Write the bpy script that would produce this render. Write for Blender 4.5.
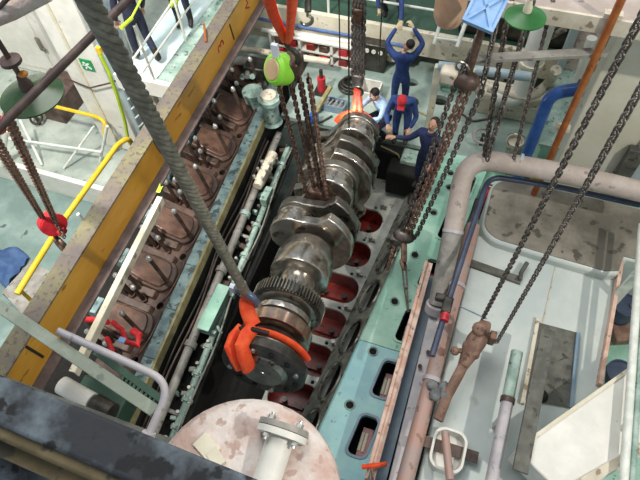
import bpy, bmesh, math, random
from mathutils import Vector as V, Matrix, Quaternion
random.seed(7)
R = math.radians
for o in list(bpy.data.objects): bpy.data.objects.remove(o)
scene = bpy.context.scene
COL = scene.collection

# ------------------------------------------------------------ camera
FPX, H = 560.0, 8.5                      # focal length in pixels (640 wide), eye height above the bedplate
_n = V((30, 360, FPX)).normalized()      # direction of the plumb line in camera axes (x right, y down, z forward)
_Z = -_n
_Y = V((360, -860, FPX)); _Y = (_Y - _Y.dot(_Z) * _Z).normalized()   # engine axis
_X = _Y.cross(_Z)
CAMP = V((0, 0, H))
def w_of(c): return V((_X.dot(c), _Y.dot(c), _Z.dot(c)))
cam_d = bpy.data.cameras.new('camera'); cam = bpy.data.objects.new('camera', cam_d); COL.objects.link(cam)
cx, cy, cz = w_of(V((1, 0, 0))), w_of(V((0, -1, 0))), w_of(V((0, 0, -1)))
m3 = Matrix((cx, cy, cz)).transposed()
cam.matrix_world = Matrix.Translation(CAMP) @ m3.to_4x4()
cam_d.sensor_fit = 'HORIZONTAL'; cam_d.sensor_width = 36.0; cam_d.lens = 36.0 * FPX / 640.0
cam_d.clip_start = 0.05; cam_d.clip_end = 100
scene.camera = cam

# ------------------------------------------------------------ light and exposure
world = bpy.data.worlds.new('world'); scene.world = world; world.use_nodes = True
bg = world.node_tree.nodes['Background']; bg.inputs[0].default_value = (0.80, 0.90, 1.0, 1); bg.inputs[1].default_value = 0.36
def lamp(name, kind, loc, target, energy, size=1.0, color=(1, 1, 1), size_y=None, angle=None):
    d = bpy.data.lights.new(name, kind); d.energy = energy; d.color = color
    if kind == 'AREA':
        d.size = size
        if size_y: d.shape = 'RECTANGLE'; d.size_y = size_y
    if kind == 'SPOT': d.spot_size = R(angle); d.spot_blend = 0.4; d.shadow_soft_size = size
    if kind == 'SUN': d.angle = R(size)
    o = bpy.data.objects.new(name, d); COL.objects.link(o)
    o.location = loc; o.rotation_euler = (V(target) - V(loc)).to_track_quat('-Z', 'Y').to_euler()
    return o
lamp('skylight_hatch', 'AREA', (-4.5, 7.0, 15.0), (-4.0, 6.5, 0), 1000, 7.0, (1.0, 0.98, 0.94), 9.0)
lamp('floodlight_port', 'SPOT', (-6.0, 1.0, 11.0), (-9.0, 7.5, 0), 5600, 0.5, (1.0, 0.95, 0.88), angle=75)
lamp('floodlight_starboard', 'SPOT', (6.5, 1.5, 11.0), (1.5, 4.0, 0), 1900, 0.12, (1.0, 0.93, 0.84), angle=75)
lamp('floodlight_forward', 'SPOT', (1.5, 12.5, 10.0), (-2.0, 7.0, 0), 260, 0.3, (1.0, 0.97, 0.92), angle=80)
vs = scene.view_settings
vs.view_transform = 'Standard'; vs.look = 'None'; vs.gamma = 1.0; vs.use_curve_mapping = False; vs.exposure = 0.35

# ------------------------------------------------------------ placing helpers
def ray(px, py): return w_of(V((px - 320, py - 240, FPX)))
def U(px, py, z=0.0):                    # point of the plane Z = z seen at a pixel
    r = ray(px, py); return CAMP + r * ((z - H) / r.z)
def UY(px, py, y):                       # same for a plane Y = y
    r = ray(px, py); return CAMP + r * (y / r.y)
def UX(px, py, x):
    r = ray(px, py); return CAMP + r * (x / r.x)
def D(px, py, d): return CAMP + ray(px, py) * (d / FPX)
def prj(p):
    c = V(p) - CAMP; c = V((c.dot(V((_X.x, _Y.x, _Z.x))), c.dot(V((_X.y, _Y.y, _Z.y))), c.dot(V((_X.z, _Y.z, _Z.z)))))
    return c.x / c.z * FPX + 320, c.y / c.z * FPX + 240, c.z

# ------------------------------------------------------------ materials
def lin(h):
    h = h.lstrip('#'); c = [int(h[i:i + 2], 16) / 255 for i in (0, 2, 4)]
    return tuple(x / 12.92 if x <= .04045 else ((x + .055) / 1.055) ** 2.4 for x in c) + (1,)
MATS = {}
def mat(name, c1, c2=None, scale=3.0, rough=0.6, metal=0.0, bump=0.0, lo=0.42, hi=0.62, c3=None, s3=14.0, t3=0.66, detail=5.0, stretch=None):
    m = bpy.data.materials.new(name); m.use_nodes = True; nt = m.node_tree; N = nt.nodes; L = nt.links
    b = N['Principled BSDF']; b.inputs['Roughness'].default_value = rough; b.inputs['Metallic'].default_value = metal
    b.inputs['Base Color'].default_value = lin(c1)
    if c2 or bump:
        g = N.new('ShaderNodeNewGeometry'); src = g.outputs['Position']
        if stretch:
            mp = N.new('ShaderNodeMapping'); mp.inputs['Scale'].default_value = stretch; L.new(src, mp.inputs[0]); src = mp.outputs[0]
        nz = N.new('ShaderNodeTexNoise'); nz.inputs['Scale'].default_value = scale; nz.inputs['Detail'].default_value = detail; nz.inputs['Roughness'].default_value = .62
        L.new(src, nz.inputs['Vector'])
        col = None
        if c2:
            r = N.new('ShaderNodeValToRGB'); r.color_ramp.elements[0].position = lo; r.color_ramp.elements[1].position = hi
            r.color_ramp.elements[0].color = lin(c1); r.color_ramp.elements[1].color = lin(c2)
            L.new(nz.outputs[0], r.inputs[0]); col = r.outputs[0]
        if c3:
            n3 = N.new('ShaderNodeTexNoise'); n3.inputs['Scale'].default_value = s3; n3.inputs['Detail'].default_value = 4; L.new(src, n3.inputs['Vector'])
            r3 = N.new('ShaderNodeValToRGB'); r3.color_ramp.elements[0].position = t3; r3.color_ramp.elements[1].position = min(1, t3 + .05)
            L.new(n3.outputs[0], r3.inputs[0])
            mx = N.new('ShaderNodeMix'); mx.data_type = 'RGBA'
            L.new(r3.outputs[0], mx.inputs[0]); L.new(col, mx.inputs[6]); mx.inputs[7].default_value = lin(c3); col = mx.outputs[2]
        if col: L.new(col, b.inputs['Base Color'])
        if bump:
            bp = N.new('ShaderNodeBump'); bp.inputs['Strength'].default_value = bump; bp.inputs['Distance'].default_value = .03
            n4 = N.new('ShaderNodeTexNoise'); n4.inputs['Scale'].default_value = scale * 5; n4.inputs['Detail'].default_value = 5; L.new(src, n4.inputs['Vector'])
            L.new(n4.outputs[0], bp.inputs['Height']); L.new(bp.outputs[0], b.inputs['Normal'])
    MATS[name] = m; return m
mat('lower_deck', '#5f6f6a', '#8b9a92', 1.2, .7, bump=.1)
mat('deck_grey', '#7f918a', '#9dada4', 1.5, .55, c3='#5f6a63', s3=5, t3=.68)
mat('port_deck', '#8f9b94', '#b3bcb2', 1.1, .6, c3='#6d7873', s3=3, t3=.66)
mat('port_low', '#6f8580', '#8ba09a', 1.0, .6, c3='#4e5d59', s3=4, t3=.68)
mat('pale_blue_deck', '#a7bfc2', '#c6d6d4', 1.5, .6, c3='#7d9498', s3=5, t3=.68)
mat('mint', '#86b8a2', '#a8d0bc', 1.6, .42, c3='#63877a', s3=7, t3=.66, bump=.05)
mat('mint_blue', '#7fb4bb', '#97c8c6', 1.6, .42, c3='#587c80', s3=7, t3=.67)
mat('pale_green', '#7d978c', '#a5bab0', 4, .5, c3='#56665c', s3=12, t3=.6)
mat('rail_blue', '#6d8487', '#97b0ac', 5, .45, c3='#4f5f5c', s3=8, t3=.55)
mat('rail_yellow', '#8f855a', '#aaa27c', 6, .55)
mat('rust_brown', '#42322a', '#5d483d', 4, .45, c3='#3b2b25', s3=9, t3=.6, bump=.1)
mat('saddle_brown', '#4c372d', '#6e5243', 3, .34, metal=.2, c3='#43302a', s3=8, t3=.62, bump=.08)
mat('stud_dark', '#4e3c34', '#6e5a4e', 6, .42, metal=.5)
mat('nut_steel', '#a9aaa6', '#d8d8d2', 9, .3, metal=.7)
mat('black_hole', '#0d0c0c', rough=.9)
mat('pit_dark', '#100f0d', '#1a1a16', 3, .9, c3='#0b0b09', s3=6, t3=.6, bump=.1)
mat('pit_grey', '#6a6b62', '#8d8f84', 4, .5, c3='#3c3b35', s3=7, t3=.56)
mat('pit_white', '#a9aca3', '#c9ccc2', 3, .45, c3='#6d6c63', s3=6, t3=.62)
mat('oxide_red', '#6e1d17', '#8e2c22', 3, .35, c3='#3d110d', s3=6, t3=.6)
mat('steel_polish', '#b3aba0', '#dbd4c9', 5, .2, metal=.92, c3='#8d7d6c', s3=4, t3=.62)
mat('steel_dull', '#85827a', '#a8a397', 4, .3, metal=.9, c3='#4a463e', s3=6, t3=.6)
mat('steel_dark', '#3f3d39', '#57544e', 6, .4, metal=.7)
mat('steel_warm', '#a98a78', '#c9b2a2', 4, .22, metal=.95)
mat('beam_yellow', '#b9862a', '#c99636', 2, .5, c3='#8a5d1d', s3=9, t3=.66, stretch=(1, .35, 1))
mat('beam_top', '#615856', '#777450', 1.4, .75, lo=.4, hi=.66, c3='#58504a', s3=16, t3=.55, bump=.3)
mat('beam_flange', '#4c3f3d', '#635551', 4, .7, bump=.2)
mat('cream', '#cfc8b0', '#ddd7c4', 3, .55, c3='#a29a83', s3=9, t3=.66)
mat('cream_dirty', '#bdb4a0', '#d5cdba', 3, .55, c3='#8b7c68', s3=7, t3=.6)
mat('white_paint', '#d6d5cc', '#e6e4dc', 2, .5, c3='#b4b0a4', s3=6, t3=.7)
mat('white_rail', '#cdd2c8', '#e3e6de', 6, .5)
mat('yellow_rail', '#dcb61e', '#e9c536', 6, .45)
mat('lime', '#a9c72a', '#bcd63c', 6, .5)
mat('green_enamel', '#2f4a2c', '#3f5e37', 4, .25)
mat('bright_green', '#1d5a26', '#2a6b31', 5, .4)
mat('deck_green', '#2b473a', '#395848', 2, .6)
mat('brown_pipe', '#4b3934', '#65524b', 5, .55)
mat('grey_pipe', '#86837c', '#a29f97', 4, .5, c3='#65605a', s3=9, t3=.62)
mat('lagging_pink', '#bd9f93', '#d5ccc5', 3.0, .85, lo=.38, hi=.6, c3='#b39a90', s3=9, t3=.58, bump=.5)
mat('lagged_pipe', '#a79a90', '#b9ada5', 3, .6, c3='#8a7a70', s3=6, t3=.63)
mat('pink_pipe', '#b08a7c', '#9e938f', 3, .5, c3='#8a6c60', s3=8, t3=.62)
mat('pink_edge', '#c79f8c', '#d8bdac', 5, .5, c3='#8e7767', s3=12, t3=.6)
mat('lilac', '#a7a3a8', '#bdb8b8', 3, .5, c3='#8c8584', s3=10, t3=.64)
mat('bar_grey', '#858f80', '#a0a998', 4, .5, c3='#6a7266', s3=9, t3=.64)
mat('slate', '#6f8698', '#8297a5', 3, .5)
mat('navy_pipe', '#323c52', '#424c62', 5, .45)
mat('blue_pipe', '#284f93', '#3460a8', 5, .3)
mat('copper', '#a05a2c', '#b66d39', 5, .4, metal=.3, c3='#7d4626', s3=12, t3=.64)
mat('beige', '#d8d4c0', '#e2dfcf', 1.5, .5, c3='#b0a98f', s3=5, t3=.7)
mat('casing_pale', '#b6c0bd', '#c6cdc7', 1.2, .35, c3='#aeb3ad', s3=4, t3=.66)
mat('casing_dirty', '#6b665b', '#8c877a', 1.6, .55, c3='#4f4a41', s3=5, t3=.6, bump=.1)
mat('casing_blue', '#9fb3ba', '#b5c3c6', 2, .45)
mat('dark_grate', '#4f5049', '#67675e', 5, .6, c3='#3a3a35', s3=9, t3=.6)
mat('girder_dark', '#34363a', '#7e8b92', 2.2, .8, lo=.45, hi=.7, c3='#1f2022', s3=7, t3=.58, bump=.4)
mat('girder_brown', '#5c5034', '#77684a', 2.5, .7, c3='#3b3427', s3=6, t3=.6, bump=.2)
mat('chain_dark', '#57504c', '#7a716a', 9, .38, metal=.5)
mat('chain_brown', '#4f3a31', '#755d50', 9, .42, metal=.5)
mat('chain_rust', '#7a5b4a', '#9d8071', 9, .45, metal=.3)
mat('rope_grey', '#6b685c', '#8e8a7c', 14, .5, metal=.1, bump=.2)
mat('orange_web', '#e8451a', '#f4602c', 8, .7, bump=.1)
mat('red_paint', '#b3202a', '#c9303a', 5, .4)
mat('red_web', '#c41f26', '#d93438', 8, .7)
mat('hook_rust', '#6f5445', '#8f705f', 6, .6, c3='#5d4437', s3=10, t3=.6, bump=.3)
mat('lime_hoist', '#7fce2e', '#92d843', 5, .4)
mat('hoist_face', '#b49a72', '#c6ae88', 5, .5)
mat('tag_white', '#d5dbe6', rough=.5)
mat('shackle_blue', '#5c667c', '#77819a', 8, .35, metal=.4)
mat('coverall_navy', '#20294a', '#2a3560', 9, .85)
mat('coverall_blue', '#263b6e', '#304a85', 9, .85)
mat('coverall_dark', '#1f2438', '#2a2f48', 9, .85)
mat('shirt_pale', '#a9c3e0', '#c3d7ee', 9, .85)
mat('skin', '#b88a70', '#c69a80', 9, .6)
mat('hair', '#1d1815', '#2d2621', 30, .7)
mat('cap_red', '#b3232c', '#c22f38', 9, .8)
mat('boot', '#1b1a1a', '#2c2a29', 9, .6)
mat('glove', '#c9b48e', '#d6c4a2', 9, .8)
mat('eye', '#17120f', rough=.4)
mat('tan_lagging', '#c89f80', '#d6b296', 3, .6)
mat('crate_blue', '#7fa9d8', '#96bbe2', 5, .5)
mat('sign_green', '#158a4a', '#1b9754', 5, .45)
mat('sign_white', '#eef2ee', rough=.5)
mat('mark_red', '#9b1f1d', rough=.6)
mat('mark_black', '#1c1712', rough=.6)
mat('blue_stripe', '#4a679b', '#5a77a9', 5, .4)
mat('ribbon', '#b6e010', '#c5ea2a', 6, .6)
mat('tarp_blue', '#33507d', '#46658f', 4, .7, bump=.4)
mat('lamp_orange', '#c07a2c', '#cf8a3c', 6, .5)
mat('rag_grey', '#5a5d5e', '#7a7d7d', 8, .9, bump=.4)

# ------------------------------------------------------------ mesh helpers
def frame_from(d, up=None):
    d = d.normalized(); up = V(up) if up else V((0, 0, 1))
    if abs(d.dot(up.normalized())) > .97: up = V((0, 1, 0)) if abs(d.y) < .9 else V((1, 0, 0))
    s = d.cross(up).normalized(); u = s.cross(d).normalized()
    return s, u
class MB:
    def __init__(s): s.v = []; s.f = []; s.mi = []; s.mats = []; s.cur = 0
    def m(s, name):
        if name not in s.mats: s.mats.append(name)
        s.cur = s.mats.index(name); return s
    def add(s, vs, fs):
        b = len(s.v); s.v += [V(p) for p in vs]
        for f in fs: s.f.append([b + i for i in f]); s.mi.append(s.cur)
        return s
    def box(s, c, size, rot=None, taper=1.0):
        hx, hy, hz = size[0] / 2, size[1] / 2, size[2] / 2; c = V(c)
        P = [V((x * hx * (taper if z > 0 else 1), y * hy * (taper if z > 0 else 1), z * hz)) for z in (-1, 1) for y in (-1, 1) for x in (-1, 1)]
        if rot is not None: P = [rot @ p for p in P]
        return s.add([c + p for p in P], [(0, 2, 3, 1), (4, 5, 7, 6), (0, 1, 5, 4), (2, 6, 7, 3), (0, 4, 6, 2), (1, 3, 7, 5)])
    def span(s, a, b): a, b = V(a), V(b); return s.box((a + b) / 2, [abs(b[i] - a[i]) for i in range(3)])
    def hexa(s, bot, top):               # 4 + 4 corners, counter-clockwise from above
        return s.add(list(bot) + list(top), [(3, 2, 1, 0), (4, 5, 6, 7), (0, 1, 5, 4), (1, 2, 6, 5), (2, 3, 7, 6), (3, 0, 4, 7)])
    def bar(s, a, b, w, h, up=None):     # rectangular bar from a to b
        a, b = V(a), V(b); sd, u = frame_from(b - a, up)
        q = [sd * w / 2 * x + u * h / 2 * y for x, y in ((-1, -1), (1, -1), (1, 1), (-1, 1))]
        return s.add([a + p for p in q] + [b + p for p in q], [(3, 2, 1, 0), (4, 5, 6, 7), (0, 1, 5, 4), (1, 2, 6, 5), (2, 3, 7, 6), (3, 0, 4, 7)][::1])
    def tube(s, pts, r, n=10, r2=None, up=None, cap=True, closed=False):
        pts = [V(p) for p in pts]; K = len(pts)
        rs = r if isinstance(r, (list, tuple)) else [r] * K
        asp = 1.0 if r2 is None else r2
        base = len(s.v); u = None; vs = []
        for i, p in enumerate(pts):
            if closed: t = pts[(i + 1) % K] - pts[i - 1]
            else: t = pts[min(i + 1, K - 1)] - pts[max(i - 1, 0)]
            t = t.normalized() if t.length > 1e-9 else V((0, 0, 1))
            if u is None: sd, u = frame_from(t, up)
            u = (u - t * u.dot(t))
            if u.length < 1e-6: sd, u = frame_from(t, up)
            u.normalize(); sd = t.cross(u)
            for k in range(n):
                a = 2 * math.pi * k / n
                vs.append(p + sd * math.cos(a) * rs[i] + u * math.sin(a) * rs[i] * asp)
        fs = []
        for i in range(K if closed else K - 1):
            j = (i + 1) % K
            for k in range(n):
                l = (k + 1) % n
                fs.append((i * n + k, i * n + l, j * n + l, j * n + k))
        if cap and not closed:
            fs.append(tuple(range(n - 1, -1, -1))); fs.append(tuple((K - 1) * n + k for k in range(n)))
        return s.add(vs, fs)
    def cyl(s, a, b, r, r1=None, n=20): return s.tube([a, b], [r, r if r1 is None else r1], n)
    def lathe(s, o, d, prof, n=32, up=None):         # prof: list of (along, radius)
        o = V(o); d = V(d).normalized(); sd, u = frame_from(d, up); vs = []; fs = []
        for (t, r) in prof:
            for k in range(n):
                a = 2 * math.pi * k / n; vs.append(o + d * t + sd * math.cos(a) * r + u * math.sin(a) * r)
        for i in range(len(prof) - 1):
            for k in range(n):
                l = (k + 1) % n; fs.append((i * n + k, i * n + l, (i + 1) * n + l, (i + 1) * n + k))
        fs.append(tuple(range(n - 1, -1, -1))); fs.append(tuple((len(prof) - 1) * n + k for k in range(n)))
        return s.add(vs, fs)
    def prism(s, poly, o, ex, ey, ez, h):            # 2-D outline extruded along ez by h
        o, ex, ey, ez = V(o), V(ex), V(ey), V(ez); n = len(poly)
        A = [o + ex * x + ey * y for x, y in poly]; B = [p + ez * h for p in A]
        return s.add(A + B, [tuple(range(n - 1, -1, -1)), tuple(range(n, 2 * n))] + [(i, (i + 1) % n, n + (i + 1) % n, n + i) for i in range(n)])
    def ball(s, c, r, n=14, m=9):
        c = V(c); r = V((r, r, r)) if not isinstance(r, (tuple, list, V)) else V(r); vs = [c + V((0, 0, -r.z))]; fs = []
        for i in range(1, m):
            a = math.pi * i / m - math.pi / 2
            for k in range(n):
                b = 2 * math.pi * k / n; vs.append(c + V((r.x * math.cos(a) * math.cos(b), r.y * math.cos(a) * math.sin(b), r.z * math.sin(a))))
        vs.append(c + V((0, 0, r.z)))
        for k in range(n):
            l = (k + 1) % n; fs.append((0, 1 + l, 1 + k)); fs.append((len(vs) - 1, 1 + (m - 2) * n + k, 1 + (m - 2) * n + l))
            for i in range(m - 2): fs.append((1 + i * n + k, 1 + i * n + l, 1 + (i + 1) * n + l, 1 + (i + 1) * n + k))
        return s.add(vs, fs)
    def ring(s, c, axis, R0, r, n=24, k=8):
        c = V(c); sd, u = frame_from(V(axis)); 
        return s.tube([c + sd * math.cos(2 * math.pi * i / n) * R0 + u * math.sin(2 * math.pi * i / n) * R0 for i in range(n)], r, k, closed=True)
    def build(s, name, material=None, parent=None, bevel=0.0, smooth=True, angle=38, origin=None):
        if parent is not None: org = ORG[parent.name]
        elif origin is not None: org = V(origin)
        else:
            lo = V([min(p[i] for p in s.v) for i in range(3)]); hi = V([max(p[i] for p in s.v) for i in range(3)])
            org = V(((lo.x + hi.x) / 2, (lo.y + hi.y) / 2, lo.z))
        me = bpy.data.meshes.new(name); me.from_pydata([p - org for p in s.v], [], s.f)
        names = s.mats if s.mats else [material]
        for nme in names: me.materials.append(MATS[nme])
        if s.mats: me.polygons.foreach_set('material_index', s.mi)
        bm = bmesh.new(); bm.from_mesh(me); bmesh.ops.recalc_face_normals(bm, faces=bm.faces); bm.to_mesh(me); bm.free()
        finish(me, smooth, angle)
        o = bpy.data.objects.new(name, me); COL.objects.link(o)
        if bevel:
            md = o.modifiers.new('bevel', 'BEVEL'); md.width = bevel; md.segments = 2; md.limit_method = 'ANGLE'; md.angle_limit = R(40)
        if parent is not None: o.parent = parent
        else: o.location = org
        ORG[o.name] = org
        return o
ORG = {}
def finish(me, smooth=True, angle=38):
    if smooth:
        me.polygons.foreach_set('use_smooth', [True] * len(me.polygons))
        try: me.set_sharp_from_angle(angle=R(angle))
        except Exception: pass
    me.update()
def tag(o, label=None, cat=None, group=None, kind=None):
    if label: o['label'] = label
    if cat: o['category'] = cat
    if group: o['group'] = group
    if kind: o['kind'] = kind
    return o
def thing(name, loc, label, cat, group=None, kind=None):
    o = bpy.data.objects.new(name, None); COL.objects.link(o); o.location = loc; o.empty_display_size = .1
    ORG[o.name] = V(loc); return tag(o, label, cat, group, kind)
def struct(o): o['kind'] = 'structure'; return o
def dup(o, parent, off):                 # shared-mesh copy of a part, moved by off
    c = o.copy(); COL.objects.link(c); c.parent = parent; c.location = o.location + V(off); ORG[c.name] = ORG[o.name] + V(off); return c
def rrect(cx, cy, w, h, r, n=5):
    out = []
    for (sx, sy, a0) in ((1, 1, 0), (-1, 1, 90), (-1, -1, 180), (1, -1, 270)):
        for i in range(n + 1):
            a = R(a0 + 90 * i / n); out.append((cx + sx * (w / 2 - r) + r * math.cos(a), cy + sy * (h / 2 - r) + r * math.sin(a)))
    return out
def ellipse(cx, cy, a, b, n=24): return [(cx + a * math.cos(2 * math.pi * i / n), cy + b * math.sin(2 * math.pi * i / n)) for i in range(n)]
def plate(name, outline, holes, th, material, parent=None, M=None, origin=None):   # flat plate with real holes; M maps its XY plane into the world, top face at local z = 0
    cu = bpy.data.curves.new(name, 'CURVE'); cu.dimensions = '2D'; cu.fill_mode = 'BOTH'; cu.extrude = th / 2
    for poly in [outline] + list(holes):
        sp = cu.splines.new('POLY'); sp.points.add(len(poly) - 1); sp.use_cyclic_u = True
        for p, q in zip(sp.points, poly): p.co = (q[0], q[1], 0, 1)
    t = bpy.data.objects.new('tmp', cu); COL.objects.link(t)
    dg = bpy.context.evaluated_depsgraph_get(); me = bpy.data.meshes.new_from_object(t.evaluated_get(dg))
    bpy.data.objects.remove(t); bpy.data.curves.remove(cu)
    me.name = name
    MM = (M or Matrix.Identity(4)) @ Matrix.Translation((0, 0, -th / 2))
    org = ORG[parent.name] if parent is not None else V(origin or (0, 0, 0))
    me.transform(Matrix.Translation(-org) @ MM); me.materials.clear(); me.materials.append(MATS[material]); me.update()
    o = bpy.data.objects.new(name, me); COL.objects.link(o)
    if parent is not None: o.parent = parent
    else: o.location = org
    ORG[o.name] = org; return o
def text_mesh(txt, size, M, material, name, parent, depth=.002):
    cu = bpy.data.curves.new(name, 'FONT'); cu.body = txt; cu.size = size; cu.extrude = depth; cu.align_x = 'CENTER'; cu.align_y = 'CENTER'
    t = bpy.data.objects.new('tmp', cu); COL.objects.link(t)
    me = bpy.data.meshes.new_from_object(t.evaluated_get(bpy.context.evaluated_depsgraph_get())); bpy.data.objects.remove(t)
    me.transform(Matrix.Translation(-ORG[parent.name]) @ M); me.materials.clear(); me.materials.append(MATS[material])
    o = bpy.data.objects.new(name, me); COL.objects.link(o); o.parent = parent; ORG[o.name] = ORG[parent.name]; return o
def bez(p0, p1, p2, n=8):
    p0, p1, p2 = V(p0), V(p1), V(p2)
    return [p0 * (1 - t) ** 2 + p1 * 2 * t * (1 - t) + p2 * t * t for t in [i / n for i in range(n + 1)]]
def rounded(pts, r, n=6):                # polyline with rounded corners
    pts = [V(p) for p in pts]; out = [pts[0]]
    for i in range(1, len(pts) - 1):
        a, b, c = pts[i - 1], pts[i], pts[i + 1]
        d1, d2 = (a - b), (c - b); rr = min(r, d1.length * .49, d2.length * .49)
        out += bez(b + d1.normalized() * rr, b, b + d2.normalized() * rr, n)
    return out + [pts[-1]]
# chains: links are stadium rings, alternate links turned by a quarter
def link_mesh(name, pitch, wire, material, n=12, k=6):
    mb = MB(); L_, W_ = pitch / 2 - wire * .15, pitch * .29; pts = []
    for i in range(n):
        a = 2 * math.pi * i / n; pts.append(V((math.cos(a) * W_, 0, math.sin(a) * W_ + (L_ * .55 if math.sin(a) > 0 else -L_ * .55))))
    mb.tube(pts, wire, k, closed=True)
    me = bpy.data.meshes.new(name); me.from_pydata(mb.v, [], mb.f); me.materials.append(MATS[material]); finish(me, True, 80); return me
def chain_links(path, pitch):            # matrices of the links along a polyline
    path = [V(p) for p in path]; out = []; i = 0; turn = 0; carry = 0
    for a, b in zip(path[:-1], path[1:]):
        d = b - a; ln = d.length; t = carry
        q = d.to_track_quat('Z', 'Y').to_matrix().to_4x4()
        while t < ln:
            out.append(Matrix.Translation(a + d.normalized() * t) @ q @ Matrix.Rotation(R(45 + 90 * (turn % 2)), 4, 'Z')); t += pitch; turn += 1
        carry = t - ln
    return out
def chain_parts(parent, path, pitch, wire, material, name='chain_link'):      # each link its own part
    me = link_mesh(name, pitch * 1.42, wire, material); org = ORG[parent.name]
    for M in chain_links(path, pitch):
        o = bpy.data.objects.new(name, me); COL.objects.link(o); o.parent = parent
        o.matrix_local = Matrix.Translation(-org) @ M
def chain_joined(parent, path, pitch, wire, material, name='chain'):           # fine chain: one part
    me = link_mesh('l', pitch * 1.42, wire, material, 10, 5); mb = MB()
    vs = [v.co.copy() for v in me.vertices]; fs = [tuple(p.vertices) for p in me.polygons]
    for M in chain_links(path, pitch): mb.add([M @ v for v in vs], fs)
    bpy.data.meshes.remove(me)
    return mb.build(name, material, parent, angle=80)
def hook(mb, top, size, d=None, side=None):      # hook hanging from a point
    top = V(top); d = V(d or (0, 0, -1)).normalized(); sd = V(side) if side else frame_from(d)[0]
    pts = [top, top + d * size * .45]
    for i in range(9):
        a = R(90 - i * 32); pts.append(top + d * (size * .95 - math.sin(a) * size * .42) + sd * math.cos(a) * size * .42)
    mb.tube(pts, [size * .10] * 2 + [size * (.15 - abs(i - 4) * .014) for i in range(9)], 8); return mb
# ============================================================ the setting
def slab(name, a, b, material): return struct(MB().span(a, b).build(name, material))
slab('floor', (-15, -4, -2.7), (9, 17, -2.5), 'lower_deck')
slab('wall_forward', (-15, 16.5, -2.5), (9, 16.8, 7), 'white_paint')
slab('wall_port', (-15.2, -4, -2.5), (-14.9, 17, 7), 'white_paint')
slab('wall_starboard', (8.8, -4, -2.5), (9.1, 17, 7), 'beige')

# forward deck, level with the bedplate top, with dark manholes
FD = thing('forward_deck', (-1, 8.7, -0.1), 'pale grey green steel deck with dark manholes behind the crankshaft', 'deck', kind='structure')
holes = [ellipse(-0.91, 9.14, .2, .15), ellipse(-1.48, 8.91, .17, .17), ellipse(-1.64, 9.5, .18, .12), ellipse(-2.85, 9.05, .26, .16), ellipse(0.75, 9.3, .16, .12)]
plate('deck_plate', [(-4.0, 7.75), (3.6, 7.75), (3.6, 12.2), (-4.0, 12.2)], holes, .1, 'deck_grey', FD)
for h_ in holes:
    c = (sum(p[0] for p in h_) / len(h_), sum(p[1] for p in h_) / len(h_))
    MB().prism([(1.15 * (x - c[0]), 1.15 * (y - c[1])) for x, y in h_], (c[0], c[1], -.34), (1, 0, 0), (0, 1, 0), (0, 0, 1), .12).build('manhole_well', 'black_hole', FD)
# starboard deck beside the bedplate
struct(MB().m('mint').span((.25, -1, -.35), (8.7, 7.75, -.25)).build('floor_starboard'))
# port decks: a raised deck behind a white coaming, a lower one in front, a pale blue gangway beyond
slab('floor_port_upper', (-14.8, 5.45, -1.15), (-6.9, 12.0, -1.0), 'port_deck')
slab('floor_port_lower', (-14.8, -3, -1.75), (-6.0, 5.4, -1.6), 'port_low')
cm = MB().span((-14.8, 5.35, -1.6), (-6.75, 5.47, -.93)).build('deck_coaming', 'white_paint', bevel=.01)
tag(cm, 'white coaming along the step between the two port decks', 'coaming'); struct(cm)
GW = thing('gangway', (-5.9, 7.8, 1.8), 'pale blue raised gangway deck behind the yellow beam where two people stand', 'gangway', kind='structure')
MB().span((-6.15, 6.05, 1.9), (-5.3, 12.0, 2.0)).build('gangway_deck', 'pale_blue_deck', GW)
MB().span((-5.42, 6.0, 1.75), (-5.05, 12.0, 2.05)).build('kerb', 'pale_green', GW, bevel=.02)
MB().span((-6.2, 5.95, 1.75), (-5.05, 6.05, 2.06)).build('kerb', 'white_paint', GW)
for y in (6.2, 9.0, 11.6): MB().span((-5.9, y, -1.0), (-5.75, y + .12, 1.9)).build('support_post', 'cream_dirty', GW)

# forward platform: cream edge beam with a blue stripe, green deck on top
FP = thing('forward_platform', (-3, 10.5, -2.5), 'raised green platform with cream edge beam across the forward end', 'platform', kind='structure')
MB().span((-6.6, 9.95, .9), (3.5, 14, 1.0)).build('platform_deck', 'deck_green', FP)
MB().span((-6.6, 9.84, .16), (-1.75, 9.95, 1.03)).build('edge_beam', 'cream', FP, bevel=.01)
MB().span((-1.75, 9.84, .45), (3.5, 9.95, 1.03)).build('edge_beam', 'cream_dirty', FP, bevel=.01)
MB().cyl((-6.6, 9.81, .66), (-1.75, 9.81, .66), .035, n=8).build('stripe_pipe', 'blue_stripe', FP)
MB().cyl((-6.6, 9.80, .36), (-1.75, 9.80, .36), .03, n=8).build('stripe_pipe', 'cream_dirty', FP)
for x in (-6.4, -4.4, -2.2, 0.2, 3.2): MB().span((x - .06, 10.0, -2.5), (x + .06, 10.12, .9)).build('support_post', 'cream_dirty', FP)

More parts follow.
